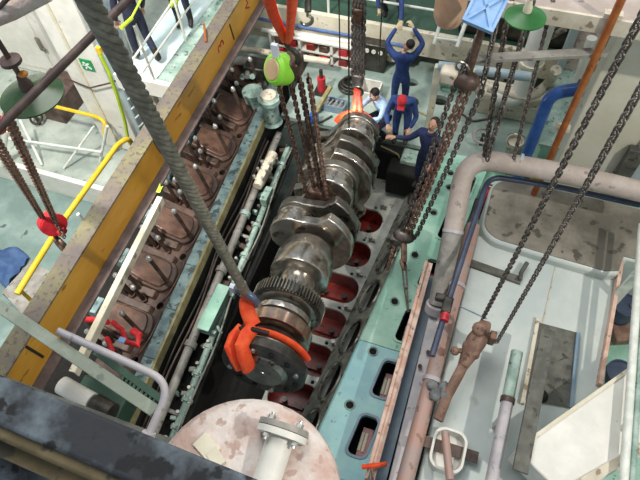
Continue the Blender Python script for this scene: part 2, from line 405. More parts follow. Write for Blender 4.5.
# ============================================================ engine bedplate: right-hand rail, pit, floor with red wells
BP = thing('engine_bedplate', (-1.8, 4.5, -2.5), 'open engine bedplate with mint green rail and red wells below the crankshaft', 'engine bedplate')
SL = .10                                  # the rail runs slightly askew to the crankshaft
def bx(y, u): return -.665 + SL * (y - 3.3) + u
BL, BRt = -.255, .62
rects = []
for yc in (1.0, 2.0, 2.93, 3.9, 4.95, 6.02, 7.0):
    rects.append([(bx(y, u), y) for (u, y) in rrect(.36, yc, .27, .60, .09)])
bolts = [(bx(y, 0), y) for y in (1.35, 2.37, 3.3, 4.26, 5.25, 6.24, 7.25)] + [(bx(6.9, .09), 6.9)]
bh = [ellipse(x, y, .06, .06, 16) for x, y in bolts]
Y0, Y1 = .2, 7.75
ymid = 3.1
def bedpart(ya, yb, m):
    plate('rail_top', [(bx(ya, BL), ya), (bx(ya, BRt), ya), (bx(yb, BRt), yb), (bx(yb, BL), yb)], [r for r in rects if ya < sum(p[1] for p in r) / len(r) < yb] + [h for h in bh if ya < h[0][1] < yb], .08, m, BP)
bedpart(Y0, 3.42, 'mint_blue'); bedpart(3.43, Y1, 'mint')
for x, y in bolts:
    mb = MB().m('pale_green').ring((x, y, .004), (0, 0, 1), .075, .012, 16, 6); mb.m('black_hole').cyl((x, y, -.12), (x, y, -.03), .058, n=12); mb.build('bolt_socket', None, BP)
for r in rects:
    xc = sum(p[0] for p in r) / len(r); yc = sum(p[1] for p in r) / len(r)
    poly = [((p[0] - xc) * 1.28, (p[1] - yc) * 1.12) for p in r]; inner = [(p[0] - xc, p[1] - yc) for p in r]
    plate('access_opening', poly, [inner], .022, 'slate' if yc < 3.4 else 'mint', BP, Matrix.Translation((xc, yc, .022)))
    MB().m('pit_dark').prism([(p[0] * 1.2, p[1] * 1.1) for p in inner], (xc, yc, -.62), (1, 0, 0), (0, 1, 0), (0, 0, 1), .05).build('opening_floor', None, BP)
    MB().m('oxide_red').span((xc - .04, yc - .25, -.55), (xc + .12, yc + .2, -.3)).m('cream').cyl((xc - .02, yc - .16, -.3), (xc - .02, yc + .12, -.3), .025, n=8).cyl((xc + .04, yc - .16, -.3), (xc + .04, yc + .12, -.3), .025, n=8).build('rocker_gear', None, BP)
mb = MB().m('mint_blue')                  # the bevelled lip along the pit
for a, b, m in ((Y0, 3.42, 'mint_blue'), (3.43, Y1, 'mint')):
    mb.m(m).hexa([(bx(a, BL - .06), a, -.3), (bx(a, BL + .01), a, -.3), (bx(b, BL + .01), b, -.3), (bx(b, BL - .06), b, -.3)], [(bx(a, BL - .03), a, -.03), (bx(a, BL + .01), a, 0), (bx(b, BL + .01), b, 0), (bx(b, BL - .03), b, -.03)])
mb.build('rail_lip', None, BP)
# side wall of the pit with dark oval openings
ang = math.atan(SL)
ovals = []
for yc in (1.55, 2.55, 3.55, 4.55, 5.55, 6.55): ovals.append(ellipse(yc, -.62, .33, .20))
sa = V((SL, 1, 0)); s0_ = V((bx(0, BL) - .02, 0, -.28)); s1_ = V((bx(0, BL) - .50, 0, -.82)); sv_ = (s1_ - s0_); sn_ = sa.cross(sv_).normalized(); sn_ = sn_ if sn_.z > 0 else -sn_
SLN = sv_.length; su_ = sv_.normalized()
MW = Matrix(((sa.x, su_.x, sn_.x, s0_.x), (sa.y, su_.y, sn_.y, s0_.y), (sa.z, su_.z, sn_.z, s0_.z), (0, 0, 0, 1)))
ovc = (1.1, 1.95, 2.8, 3.65, 4.5, 5.35, 6.2, 7.05)
plate('pit_shelf', [(Y0, 0), (Y1, 0), (Y1, SLN), (Y0, SLN)], [ellipse(yc, SLN * .5, .33, .2) for yc in ovc], .05, 'pit_grey', BP, MW)
for yc in ovc:
    mb = MB(); mb.tube([MW @ V((yc + .345 * math.cos(2 * math.pi * i / 24), SLN * .5 + .215 * math.sin(2 * math.pi * i / 24), .005)) for i in range(24)], .022, 6, closed=True)
    mb.build('opening_rim', 'steel_dull', BP)
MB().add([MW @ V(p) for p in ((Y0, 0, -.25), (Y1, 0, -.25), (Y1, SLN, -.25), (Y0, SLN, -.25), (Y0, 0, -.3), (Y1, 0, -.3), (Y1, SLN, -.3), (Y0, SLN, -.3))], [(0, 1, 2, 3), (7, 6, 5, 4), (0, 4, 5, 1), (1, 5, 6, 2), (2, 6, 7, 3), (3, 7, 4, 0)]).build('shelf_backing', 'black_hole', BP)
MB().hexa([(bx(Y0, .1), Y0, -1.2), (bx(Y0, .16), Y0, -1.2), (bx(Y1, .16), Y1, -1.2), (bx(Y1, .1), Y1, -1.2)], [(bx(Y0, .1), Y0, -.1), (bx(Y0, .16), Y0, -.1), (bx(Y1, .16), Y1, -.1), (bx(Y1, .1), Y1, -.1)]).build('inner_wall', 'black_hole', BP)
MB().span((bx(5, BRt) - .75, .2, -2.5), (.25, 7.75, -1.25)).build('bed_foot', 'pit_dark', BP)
# crankcase floor with wells
wy = [1.0, 1.72, 2.46, 3.22, 3.96, 4.72, 5.54, 6.38]
wells = [rrect(-1.80, y, .90, .60, .26, 7) for y in wy]
small = [ellipse(-1.58, y + .36, .035, .035, 10) for i, y in enumerate(wy)]
plate('crankcase_floor', [(-2.3, .6), (-.85, .6), (-.62, 7.5), (-2.3, 7.5)], wells + small, .06, 'pit_white', BP, Matrix.Translation((0, 0, -1.0)))
for wl in wells:
    xc = sum(p[0] for p in wl) / len(wl); yc = sum(p[1] for p in wl) / len(wl)
    n = len(wl); mb = MB().m('oxide_red')
    mb.add([(p[0], p[1], -1.06) for p in wl] + [(xc + (p[0] - xc) * 1.02, yc + (p[1] - yc) * 1.02, -1.5) for p in wl], [(i, (i + 1) % n, n + (i + 1) % n, n + i) for i in range(n)] + [tuple(range(n, 2 * n))])
    mb.span((xc - .3, yc - .05, -1.49), (xc + .3, yc + .05, -1.4))
    mb.m('steel_dark').cyl((xc - .2, yc, -1.45), (xc - .2, yc, -1.28), .05, n=10).cyl((xc + .18, yc, -1.45), (xc + .18, yc, -1.28), .05, n=10)
    o = mb.build('crank_well', None, BP)
MB().span((-3.3, .6, -1.7), (-2.3, 7.5, -1.6)).build('sump_floor', 'pit_dark', BP)
for i, y in enumerate(wy):
    mb = MB().m('steel_dull').cyl((-1.46, y + .36, -1.0), (-1.46, y + .36, -.86), .028, n=8).box((-1.41, y + .36, -.93), (.12, .05, .06)).m('nut_steel').cyl((-1.46, y + .36, -.86), (-1.46, y + .36, -.82), .04, n=6)
    mb.build('oil_nozzle', None, BP)
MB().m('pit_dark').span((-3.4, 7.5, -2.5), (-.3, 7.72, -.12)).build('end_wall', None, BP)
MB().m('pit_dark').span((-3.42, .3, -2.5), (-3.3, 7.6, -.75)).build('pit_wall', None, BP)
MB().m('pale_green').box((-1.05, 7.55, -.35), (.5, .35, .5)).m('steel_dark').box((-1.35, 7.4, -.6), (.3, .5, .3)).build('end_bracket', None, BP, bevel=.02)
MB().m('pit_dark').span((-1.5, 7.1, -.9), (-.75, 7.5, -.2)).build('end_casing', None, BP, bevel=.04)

# ============================================================ port cylinder bank: brown saddles and studs, pale rail
EB = thing('cylinder_bank', (-4.6, 5, -2.5), 'brown port engine bank with a row of bearing saddles and tall studs', 'engine block')
def lx(y, u): return -4.33 - .07 * (y - 2.95) + u
def lhexa(u0, u1, z0, z1, ya, yb): return ([(lx(ya, u0), ya, z0), (lx(ya, u1), ya, z0), (lx(yb, u1), yb, z0), (lx(yb, u0), yb, z0)], [(lx(ya, u0), ya, z1), (lx(ya, u1), ya, z1), (lx(yb, u1), yb, z1), (lx(yb, u0), yb, z1)])
hy = [.95 + k for k in range(9)]
plate('flange_plate', [(lx(.3, -.62), .3), (lx(.3, .13), .3), (lx(9.1, .13), 9.1), (lx(9.1, -.62), 9.1)], [ellipse(lx(y, 0), y, .06, .07, 16) for y in hy], .1, 'rust_brown', EB)
for y in hy: MB().cyl((lx(y, 0), y, -.3), (lx(y, 0), y, -.12), .08, n=12).build('bolt_socket', 'black_hole', EB)
for k in range(10):
    ya, yb = .3 + k * .88, .3 + k * .88 + .873
    MB().hexa(*lhexa(.13, .33, -.18, .05, ya, yb)).build('rail_plate', 'rail_blue', EB, bevel=.008)
MB().hexa(*lhexa(.33, .375, -.18, .045, .3, 9.1)).build('rail_edge', 'rail_yellow', EB)
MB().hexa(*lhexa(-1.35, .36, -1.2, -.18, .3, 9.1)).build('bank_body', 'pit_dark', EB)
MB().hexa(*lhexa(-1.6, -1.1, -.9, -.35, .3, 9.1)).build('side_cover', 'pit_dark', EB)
def stud(a, b, r, parent):
    d = (b - a).normalized()
    mb = MB().m('stud_dark').cyl(a, b, r, n=10)
    mb.m('rust_brown').cyl(a, a + d * .06, r * 1.7, n=6)
    mb.m('nut_steel').lathe(b - d * .02, d, [(0, r * 1.25), (.05, r * 1.25), (.075, r * .8), (.09, r * .3)], 10)
    return mb.build('stud', None, parent)
for k in range(1, 8):
    yc = 1.45 + k; ox = lx(yc, 0)
    pl_ = [(-.42, -.29), (-.12, -.29)] + [(-.12 + .16 * math.cos(R(a)), .29 * math.sin(R(a))) for a in range(-75, 76, 15)] + [(-.12, .29), (-.42, .29), (-.78, .24), (-.78, -.24)]
    tl = R(20); ex_ = V((math.cos(tl), 0, -math.sin(tl))); ez_ = V((math.sin(tl), 0, math.cos(tl)))
    sd = MB().m('saddle_brown').prism([(a * .86, b * .86) for a, b in pl_], V((ox - .06, yc, .06)), ex_, (0, 1, 0), ez_, .09)
    sd.m('rust_brown').prism(pl_, V((ox, yc, -.04)), ex_, (0, 1, 0), ez_, .12)
    s = sd.build('bearing_saddle', None, EB, bevel=.025, angle=50)
    MB().m('rust_brown').prism([(-.80, -.05), (-.06, -.05), (-.12, .1), (-.5, .16), (-.80, .28)], (ox, yc + .29, 0), (1, 0, 0), (0, 0, 1), (0, 1, 0), .14).build('saddle_rib', None, EB, bevel=.015)
    MB().m('rust_brown').prism([(-.80, -.05), (-.06, -.05), (-.12, .1), (-.5, .16), (-.80, .28)], (ox, yc - .43, 0), (1, 0, 0), (0, 0, 1), (0, 1, 0), .14).build('saddle_rib', None, EB, bevel=.015)
    MB().tube([(ox + .06 * math.cos(R(a)) + .03, yc + .40 * math.sin(R(a)), .02) for a in range(-80, 81, 20)], .018, 8).build('gasket_edge', 'saddle_brown', s)
    for (u0_, y0_, z0_, u1_, y1_, z1_) in ((.02, yc - .1, .05, -.14, yc - .07, .78), (-.26, yc - .5, .0, -.32, yc - .5, .46), (-.38, yc - .36, .0, -.45, yc - .36, .66), (-.50, yc - .47, .0, -.58, yc - .47, .66)):
        stud(V((ox + u0_, y0_, z0_)), V((ox + u1_, y1_, z1_ + random.uniform(-.04, .05))), .036, s)
    MB().m('rail_blue').box((ox - .98, yc + .1, .1), (.2, .3, .3)).m('nut_steel').cyl((ox - .95, yc - .2, .1), (ox - .95, yc - .2, .34), .05, n=10).build('injector_block', None, EB, bevel=.02)
# pipes along the inner side of the bank
gp = thing('lube_oil_pipe', (lx(4, .62), 4.2, -.6), 'long grey oil pipe running beside the pale rail of the cylinder bank', 'pipe')
MB().tube([(lx(y, .62), y, -.42) for y in (.6, 3, 5.5, 7.6)], .075, 14).build('pipe_run', 'grey_pipe', gp)
for y in (2.6, 4.1, 5.4, 6.7): MB().cyl((lx(y, .62), y - .05, -.42), (lx(y, .62), y + .05, -.42), .11, n=14).build('pipe_collar', 'pale_green' if y > 5 else 'grey_pipe', gp)
for y in (1.8, 4.8, 6.2): MB().span((lx(y, .55), y - .03, -1.1), (lx(y, .69), y + .03, -.47)).build('pipe_bracket', 'pale_green', gp)
dp = thing('drain_pipe', (lx(4, .86), 4.2, -.8), 'thin mint green pipe with flanges beside the dark pit', 'pipe')
MB().tube([(lx(y, .88), y, -.58) for y in (.6, 3, 5.5, 7.4)], .06, 12).build('pipe_run', 'pale_green', dp)
for y in (1.3, 1.75, 2.2, 2.7, 4.6, 5.3, 6.1, 6.9):
    f = MB().cyl((lx(y, .88), y - .03, -.58), (lx(y, .88), y + .03, -.58), .1, n=12).build('flange', 'pale_green', dp)
    for a in range(4): MB().cyl((lx(y, .88) + .075 * math.cos(a * 1.57 + .78), y - .05, -.58 + .075 * math.sin(a * 1.57 + .78)), (lx(y, .88) + .075 * math.cos(a * 1.57 + .78), y + .05, -.58 + .075 * math.sin(a * 1.57 + .78)), .016, n=6).build('flange_bolt', 'nut_steel', f)
for y in (1.5, 3.2, 5.0, 6.5): MB().cyl((lx(y, .5), y, -.5), (lx(y, .9), y, -.58), .035, n=8).build('cross_pipe', 'grey_pipe', dp)
jb = thing('junction_box', (lx(3.3, .82), 3.3, -.6), 'long mint green metal box clamped on the pipes beside the pit', 'box')
MB().box((lx(3.3, .82), 3.3, -.36), (.2, .85, .24)).build('body', 'pale_green', jb, bevel=.015)
MB().box((lx(3.3, .82), 3.3, -.225), (.23, .9, .03)).build('lid', 'mint', jb, bevel=.006)
for dy in (-.38, .38): MB().box((lx(3.3, .96), 3.3 + dy, -.42), (.1, .06, .12)).build('clamp', 'pale_green', jb)
MB().tube([(lx(3.1, .95), 3.05, -.4), (lx(3.1, 1.05), 2.98, -.45), (lx(3.1, 1.0), 2.9, -.6)], .03, 8).build('cable_gland', 'pale_green', jb)
# valve cluster at the far end of the pipes
vc = thing('valve_cluster', (lx(6.6, .7), 6.6, -.6), 'greasy cream valve block with bolts at the far end of the oil pipe', 'valve')
MB().m('cream_dirty').box((lx(6.3, .72), 6.35, -.25), (.16, .5, .22)).cyl((lx(6.3, .72), 6.0, -.25), (lx(6.3, .7), 6.9, -.25), .1, n=12).build('body', None, vc, bevel=.01)
for i in range(6): MB().m('nut_steel').cyl((lx(6.3, .62 + .18 * (i % 2)), 6.12 + .2 * (i // 2), -.16), (lx(6.3, .62 + .18 * (i % 2)), 6.12 + .2 * (i // 2), -.08), .03, n=8).build('bolt', None, vc)
MB().m('pale_green').box((lx(6.3, .95), 5.9, -.35), (.14, .35, .2)).build('side_block', None, vc, bevel=.01)

# ============================================================ crankshaft
CX, CZ = -2.05, .52
CK = thing('crankshaft', (CX, 4.8, CZ), 'large polished steel crankshaft hanging in orange slings over the pit', 'crankshaft')
def YS(y): return 2.08 + (y - 2.0) * 1.22 if y < 3.7 else y
def cp(y, th=None, r=0.0):
    y = YS(y)
    return V((CX + (r * math.sin(R(th)) if th is not None else 0), y, CZ + (r * math.cos(R(th)) if th is not None else 0)))
# coupling flange with bolt holes and a raised hub
mb = MB().m('steel_dark').lathe(cp(2.02), (0, 1, 0), [(0, .48), (.02, .515), (.15, .515), (.17, .48)], 40); fl = mb.build('coupling_flange', None, CK)
MB().m('steel_dull').lathe(cp(1.975), (0, 1, 0), [(0, .18), (.0, .25), (.045, .29), (.05, .31)], 32).lathe(cp(1.965), (0, 1, 0), [(0, .05), (.03, .06)], 12).build('hub_boss', None, fl)
for i in range(12):
    a = 2 * math.pi * i / 12 + .2; c = V((CX + .42 * math.cos(a), 2.075, CZ + .42 * math.sin(a)))
    MB().cyl(c, c + V((0, .03, 0)), .032, n=10).build('bolt_hole', 'black_hole' if i % 3 else 'nut_steel', fl)
MB().lathe(cp(2.19), (0, 1, 0), [(0, .30), (.05, .26), (.22, .26), (.27, .32)], 32).build('shaft_neck', 'steel_dull', CK)
MB().m('steel_warm').lathe(cp(2.44), (0, 1, 0), [(0, .40), (.02, .43), (.20, .43), (.22, .40)], 40).build('thrust_collar', None, CK)
MB().m('steel_polish').lathe(cp(2.68), (0, 1, 0), [(0, .37), (.0, .37), (.09, .37), (.1, .33)], 40).m('steel_dark').lathe(cp(2.64), (0, 1, 0), [(0, .34), (.05, .34)], 40).lathe(cp(2.79), (0, 1, 0), [(0, .33), (.05, .33)], 40).build('oil_thrower', None, CK)
gear = MB().m('steel_dull'); NT = 64; poly = []
for i in range(NT):
    for da, r in ((-.30, .425), (-.16, .475), (.16, .475), (.30, .425)):
        a = 2 * math.pi * (i + da) / NT; poly.append((r * math.cos(a), r * math.sin(a)))
gear.prism(poly, cp(2.86), (1, 0, 0), (0, 0, 1), (0, 1, 0), .20); gear.build('gear_ring', None, CK, angle=20)
MB().m('steel_dull').lathe(cp(2.83), (0, 1, 0), [(0, .36), (.03, .40), (.24, .40), (.27, .34)], 40).build('gear_hub', None, CK)
MB().m('steel_polish').lathe(cp(3.06), (0, 1, 0), [(0, .30), (.06, .235), (.62, .235), (.85, .27)], 36).build('main_journal', None, CK)
# throws: two webs with counterweights, a crankpin between, main journals between throws
def web(y, th, t=.17, mt='steel_polish', rp=.34, cw=True):
    c, s = math.cos(R(th)), math.sin(R(th)); ex = V((c, 0, -s)); ez = V((s, 0, c))     # ez points to the pin
    poly = []
    for i in range(15): a = R(-8 + 196 * i / 14); poly.append((.34 * math.cos(a), rp + .30 * math.sin(a)))
    if cw:
        poly += [(-.42, .02), (-.58, -.10)]
        for i in range(11): a = R(197 + 146 * i / 10); poly.append((.62 * math.cos(a), .08 + .66 * math.sin(a)))
        poly += [(.58, -.10), (.42, .02)]
    else:
        for i in range(11): a = R(190 + 160 * i / 10); poly.append((.34 * math.cos(a), .34 * math.sin(a)))
    return MB().m(mt).prism(poly, (CX, y - t / 2, CZ), ex, ez, (0, 1, 0), t).build('crank_web', None, CK, bevel=.03, angle=30)
throws = [(4.82, -78), (5.60, 12), (6.38, -105), (7.10, 20)]
for k, (y, th) in enumerate(throws):
    web(y - .20, th, .17, 'steel_polish'); web(y + .20, th, .17, 'steel_dull')
    MB().lathe(cp(y - .13, th, .34), (0, 1, 0), [(0, .29), (.03, .255), (.23, .255), (.26, .29)], 32).build('crank_pin', 'steel_polish', CK)
    j0 = y + .28; j1 = throws[k + 1][0] - .28 if k < len(throws) - 1 else y + .62
    MB().lathe(cp(j0), (0, 1, 0), [(0, .33), (.04, .28), (j1 - j0 - .04, .28), (j1 - j0, .33)], 32).build('main_journal', 'steel_polish', CK)
MB().m('steel_warm').lathe(cp(7.62), (0, 1, 0), [(0, .25), (.02, .33), (.22, .33), (.24, .3)], 36).m('steel_polish').lathe(cp(7.86), (0, 1, 0), [(0, .3), (.12, .3), (.14, .26)], 36).build('end_journal', None, CK)
# wide polished sleeve in front of the first throw
MB().m('steel_polish').lathe(V((CX, 3.72, CZ)), (0, 1, 0), [(0, .25), (.02, .34), (.05, .40), (.07, .405), (.40, .405), (.43, .385), (.64, .35), (.72, .30)], 40).build('balance_collar', None, CK)
# pose: the near end is hoisted higher than the far end
KF, KE = U(262, 372, 1.45), U(359, 124, .42); KR = 1.12
_ka = (KE - KF); _kl = _ka.length / (8.0 - 2.08); _kd = _ka.normalized(); _ks = _kd.cross(V((0, 0, 1))).normalized(); _ku = _ks.cross(_kd)
KM = Matrix.Translation(KF) @ Matrix(((_ks.x * KR, _kd.x * _kl, _ku.x * KR, 0), (_ks.y * KR, _kd.y * _kl, _ku.y * KR, 0), (_ks.z * KR, _kd.z * _kl, _ku.z * KR, 0), (0, 0, 0, 1))) @ Matrix.Translation((-CX, -2.08, -CZ))
KT = Matrix.Translation(-V((CX, 4.8, CZ))) @ KM @ Matrix.Translation(V((CX, 4.8, CZ)))
def pose_down(o):
    for ch in o.children: ch.data.transform(KT); ch.data.update(); pose_down(ch)
pose_down(CK)
def kp(a, y, r): return KM @ V((CX + r * math.sin(R(a)), y, CZ + r * math.cos(R(a))))
# ============================================================ yellow runway beam, port side
YB = thing('runway_beam', (-4.75, 4, 1.9), 'long yellow steel beam with grimy top flange crossing the left side', 'steel beam')
bz = 2.5; BH = .58
def yx(y, u): return -4.60 - .035 * (y - 4.75) + u
def yhexa(u0, u1, z0, z1, ya=-.6, yb=9.6): return ([(yx(ya, u0), ya, z0), (yx(ya, u1), ya, z0), (yx(yb, u1), yb, z0), (yx(yb, u0), yb, z0)], [(yx(ya, u0), ya, z1), (yx(ya, u1), ya, z1), (yx(yb, u1), yb, z1), (yx(yb, u0), yb, z1)])
MB().hexa(*yhexa(-.13, .13, bz - .035, bz)).build('top_flange', 'beam_top', YB, bevel=.006)
MB().hexa(*yhexa(.09, .115, bz - BH, bz - .035)).build('web', 'beam_yellow', YB)
MB().hexa(*yhexa(-.115, -.09, bz - BH, bz - .035)).build('web', 'beam_yellow', YB)
MB().hexa(*yhexa(-.14, .27, bz - BH - .04, bz - BH)).build('bottom_flange', 'beam_flange', YB, bevel=.006)
def on_web(px, py):
    r = ray(px, py); t = 1.0
    k = (-4.60 + .035 * 4.75 + .12) / (r.x + .035 * r.y); return CAMP + r * k
def webM(p, rot): return Matrix.Translation(p) @ Matrix(((0, 0, 1, 0), (1, 0, 0, 0), (0, 1, 0, 0), (0, 0, 0, 1))) @ Matrix.Rotation(R(rot), 4, 'Z')
text_mesh('3', .34, webM(on_web(221, 45), 100), 'mark_red', 'chalk_mark', YB)
text_mesh('M', .30, webM(on_web(248, 3), 60), 'mark_red', 'chalk_mark', YB)
p = on_web(232, 32); MB().box(p, (.006, .035, .36), Matrix.Rotation(R(8), 3, 'X')).build('black_mark', 'mark_black', YB)
p = on_web(157, 146); MB().box(p, (.006, .035, .34), Matrix.Rotation(R(8), 3, 'X')).build('black_mark', 'mark_black', YB)
p = on_web(35, 352); MB().box(p, (.006, .035, .42), Matrix.Rotation(R(4), 3, 'X')).build('black_mark', 'mark_black', YB)
MB().m('copper').tube([U(204, 24, bz + .02), U(205, 33, bz + .05), U(206, 42, bz + .02)], .02, 8).build('clip', None, YB)
# cream angle along the beam
ca = thing('cream_angle_bar', (-4.27, 2.7, 1.85), 'cream painted angle bar running close under the yellow beam', 'bar')
a0, a1 = U(160, 197, 1.9), U(72, 372, 1.9)
MB().bar(a0, a1, .085, .03).build('top_leg', 'cream', ca, bevel=.004)
MB().bar(a0 + V((.035, 0, -.07)), a1 + V((.035, 0, -.07)), .015, .12).build('side_leg', 'cream_dirty', ca)
rb = MB(); q = U(158, 193, 1.98)
rb.prism([(-.03, 0), (.03, .01), (.05, .12), (.015, .09), (-.01, .15)], q, (1, 0, 0), (0, .9, .43), (0, -.43, .9), .012)
tag(rb.build('ribbon', 'ribbon'), 'lime green ribbon tied on the end of the cream bar', 'ribbon')

# ============================================================ wire rope with shackle and orange sling on the coupling flange
shk = kp(-20, 2.62, .86)
top = D(70, -34, 2.35)
WR = thing('wire_rope', shk, 'thick twisted grey wire rope slanting down to the crankshaft shackle', 'rope')
dv = (top - shk); ln = dv.length; dn = dv.normalized(); s_, u_ = frame_from(dn)
strand0 = None
for k in range(6):
    pts = []
    n = 150
    for i in range(n + 1):
        t = ln * i / n; a = 2 * math.pi * (t / .42) + k * math.pi / 3
        pts.append(shk + dn * t + s_ * math.cos(a) * .036 + u_ * math.sin(a) * .036)
    MB().tube(pts, .0225, 7).build('strand', 'rope_grey', WR, angle=80)
MB().cyl(shk + dn * .02, shk + dn * .42, .066, n=12).build('ferrule', 'rope_grey', WR)
SH = thing('bow_shackle', shk - V((0, 0, .1)), 'blue grey bow shackle joining the wire rope to the orange sling', 'shackle')
ax = V((1, -.35, .1)).normalized(); dnn = -dn; mb = MB(); pts = []
for i in range(15):
    a = R(-60 + 300 * i / 14); pts.append(shk + dnn * (.08 - .19 * math.sin(a)) + ax * .17 * math.cos(a))
mb.tube(pts, .048, 10); mb.build('bow', 'shackle_blue', SH)
MB().cyl(shk + dnn * .2 - ax * .24, shk + dnn * .2 + ax * .2, .045, n=12).build('pin', 'nut_steel', SH)
MB().box(shk + dnn * .2 - ax * .25, (.12, .07, .12)).build('pin_nut', 'tag_white', SH)
OS = thing('orange_sling', (CX - .1, 2.4, .9), 'bright orange webbing sling choked round the crankshaft coupling flange', 'sling')
def strap(mb, pts, w, th=.03, up=(0, 1, 0)): 
    return mb.tube(pts, w, 12, r2=th / w, up=up)
rr = .515 + .03
def fp(a, y, r=rr): return kp(a, y, r)
_u = (_ku.x, _ku.y, _ku.z)
strap(MB(), bez(shk + dnn * .17, fp(-24, 2.52, rr + .22), fp(-14, 2.36, rr + .03), 8), .095, .05, up=(0, -.6, .8)).build('lifting_leg', 'orange_web', OS)
strap(MB(), [fp(-14, 2.34, rr + .02), fp(-18, 2.20, rr + .03), fp(-20, 2.06, rr + .01), fp(-21, 2.00, rr - .10), fp(-26, 1.985, rr - .26), fp(-36, 1.985, rr - .34)], .10, .06, up=(.4, -.5, .6)).build('hanging_fold', 'orange_web', OS)
strap(MB(), [fp(-30, 2.34, rr + .02), fp(-36, 2.18, rr + .03), fp(-38, 2.05, rr + .01), fp(-40, 2.00, rr - .10), fp(-48, 1.98, rr - .22), fp(-58, 1.985, rr - .27)], .075, .055, up=(.4, -.5, .6)).build('hanging_fold', 'orange_web', OS)
strap(MB(), [fp(a, 2.36, rr - .07) for a in range(-44, 80, 8)], .08, .04, up=(0, 1, 0)).build('choke_loop', 'orange_web', OS)
strap(MB(), [fp(-30, 2.30, rr + .05), fp(-12, 2.28, rr + .06), fp(6, 2.30, rr + .01)], .028, .03).build('stitched_eye', 'mark_black', OS)

# ============================================================ chain hoist above the crankshaft middle
hb = V((-2.44, 4.86, 3.95))
HZ = thing('chain_hoist', hb - V((0, 0, .2)), 'lime green chain hoist with brown chains over the crankshaft middle', 'hoist')
face = V((-.45, -.75, .5)).normalized()
MB().lathe(hb - face * .12, face, [(0, .12), (.02, .19), (.20, .19), (.24, .15)], 28).build('gear_cover', 'lime_hoist', HZ)
MB().lathe(hb + face * .12, face, [(0, .13), (.015, .12)], 20).build('name_plate', 'hoist_face', HZ)
MB().box(hb + V((.14, .1, 0)), (.22, .26, .26)).build('body', 'chain_brown', HZ, bevel=.04)
MB().box(hb + V((-.02, 0, .27)), (.08, .05, .18)).build('paper_tag', 'tag_white', HZ)
mb = MB(); hook(mb, hb + V((.12, .05, .46)), .3, (0, 0, -1), (1, 0, 0)); mb.build('top_hook', 'steel_dark', HZ)
low = V((-2.30, 5.05, 1.40))
for dx, dy, m_, zz in ((-.02, -.06, 'chain_brown', 0), (.13, .0, 'chain_brown', 0), (.21, .08, 'chain_brown', 0), (.27, 0, 'chain_brown', .1), (.33, .1, 'chain_brown', -.1), (.39, 0, 'chain_rust', -.25)):
    chain_joined(HZ, [hb + V((dx, dy, -.12)), low + V((dx * .8, dy, zz))], .062, .0125, m_)
MB().box(low + V((.12, 0, -.03)), (.26, .16, .2)).build('bottom_block', 'chain_brown', HZ, bevel=.04)
mb = MB(); hook(mb, low + V((.12, 0, -.05)), .34, (0, 0, -1), (0, 1, 0)); mb.build('bottom_hook', 'steel_dark', HZ)
mb = MB(); mb.ring(KM @ V((CX, 5.22, CZ)), _kd, .34 * KR, .03, 26, 8)
tag(mb.build('wire_sling', 'chain_brown'), 'brown wire sling looped round the middle of the crankshaft', 'sling')
t0 = D(262, -45, 3.6); 
OH = thing('round_sling', hb + V((.1, 0, .5)), 'pair of orange lifting straps coming down to the lime green hoist', 'sling')
hk = hb + V((.10, .05, .42))
d1, d2 = D(262, -25, 3.75), D(294, -25, 3.75)
strap(MB(), [d1, (d1 + hk) / 2 + V((-.03, 0, 0)), hk], .055, .035, up=(0, -.5, .8)).build('strap_leg', 'orange_web', OH)
strap(MB(), [d2, (d2 + hk) / 2 + V((.03, 0, 0)), hk + V((.05, 0, 0))], .06, .035, up=(0, -.5, .8)).build('strap_leg', 'orange_web', OH)
strap(MB(), [hk + V((-.04, 0, .1)), hk + V((.0, 0, -.05)), hk + V((.08, 0, .1))], .05, .04).build('strap_bight', 'mark_black', OH)
# spare hook at the top
sh = D(306, 24, 6.5)
SHK = thing('crane_hook', sh, 'steel crane hook hanging beside the orange straps at the top', 'hook')
mb = MB(); hook(mb, D(308, 10, 6.3), .17, (sh - D(308, 10, 6.3)), (.9, .3, 0)); mb.build('hook_body', 'steel_dull', SHK)
MB().cyl(D(307, -45, 6.2), D(308, 12, 6.3), .04, n=10).build('swivel', 'steel_dark', SHK)

# chains and orange sling at the far end of the crankshaft
fe = V((-2.06, 7.5, CZ))
FS = thing('far_sling', (-2.06, 7.6, 1.0), 'short orange sling round the far end of the crankshaft', 'sling')
re_ = .33 + .02; kj = KM @ V((CX, 7.74, CZ + re_))
strap(MB(), [kp(a, 7.74, re_) for a in range(-70, 71, 10)], .09, .04, up=(0, 1, 0)).build('choke_loop', 'orange_web', FS)
ft = kj + V((0, 0, .62))
strap(MB(), [kj + V((-.06, 0, 0)), ft + V((-.02, 0, 0))], .05, .035).build('sling_leg', 'orange_web', FS)
strap(MB(), [kj + V((.07, 0, 0)), ft + V((.03, 0, 0))], .05, .035).build('sling_leg', 'orange_web', FS)
FC = thing('far_chain_hoist', ft, 'dark chain falls with hook block holding the far end of the crankshaft', 'hoist')
MB().box(ft + V((0, 0, .22)), (.2, .14, .26)).build('hook_block', 'chain_dark', FC, bevel=.04)
mb = MB(); hook(mb, ft + V((0, 0, .16)), .22); mb.build('hook', 'steel_dark', FC)
for dx in (-.09, -.03, .03, .09): chain_joined(FC, [ft + V((dx, 0, .3)), ft + V((dx * .8, 0, 2.75))], .075, .018, 'chain_dark')
MB().box(ft + V((0.0, 0, 1.5)), (.16, .12, .3)).build('limit_block', 'chain_brown', FC, bevel=.03)
for px, y1, d, lab in ((340, 60, 10.5, 'thin hanging cable left of the dark chain falls'), (349, 128, 9.2, 'thin hanging cable next to the dark chain falls'), (379, 62, 10.0, 'thin hanging cable right of the dark chain falls')):
    b = D(px, y1, d); tag(MB().cyl(b, V((b.x, b.y, b.z + 3.4)), .013, n=6).build('hanging_cable', 'steel_dark'), lab, 'cable')

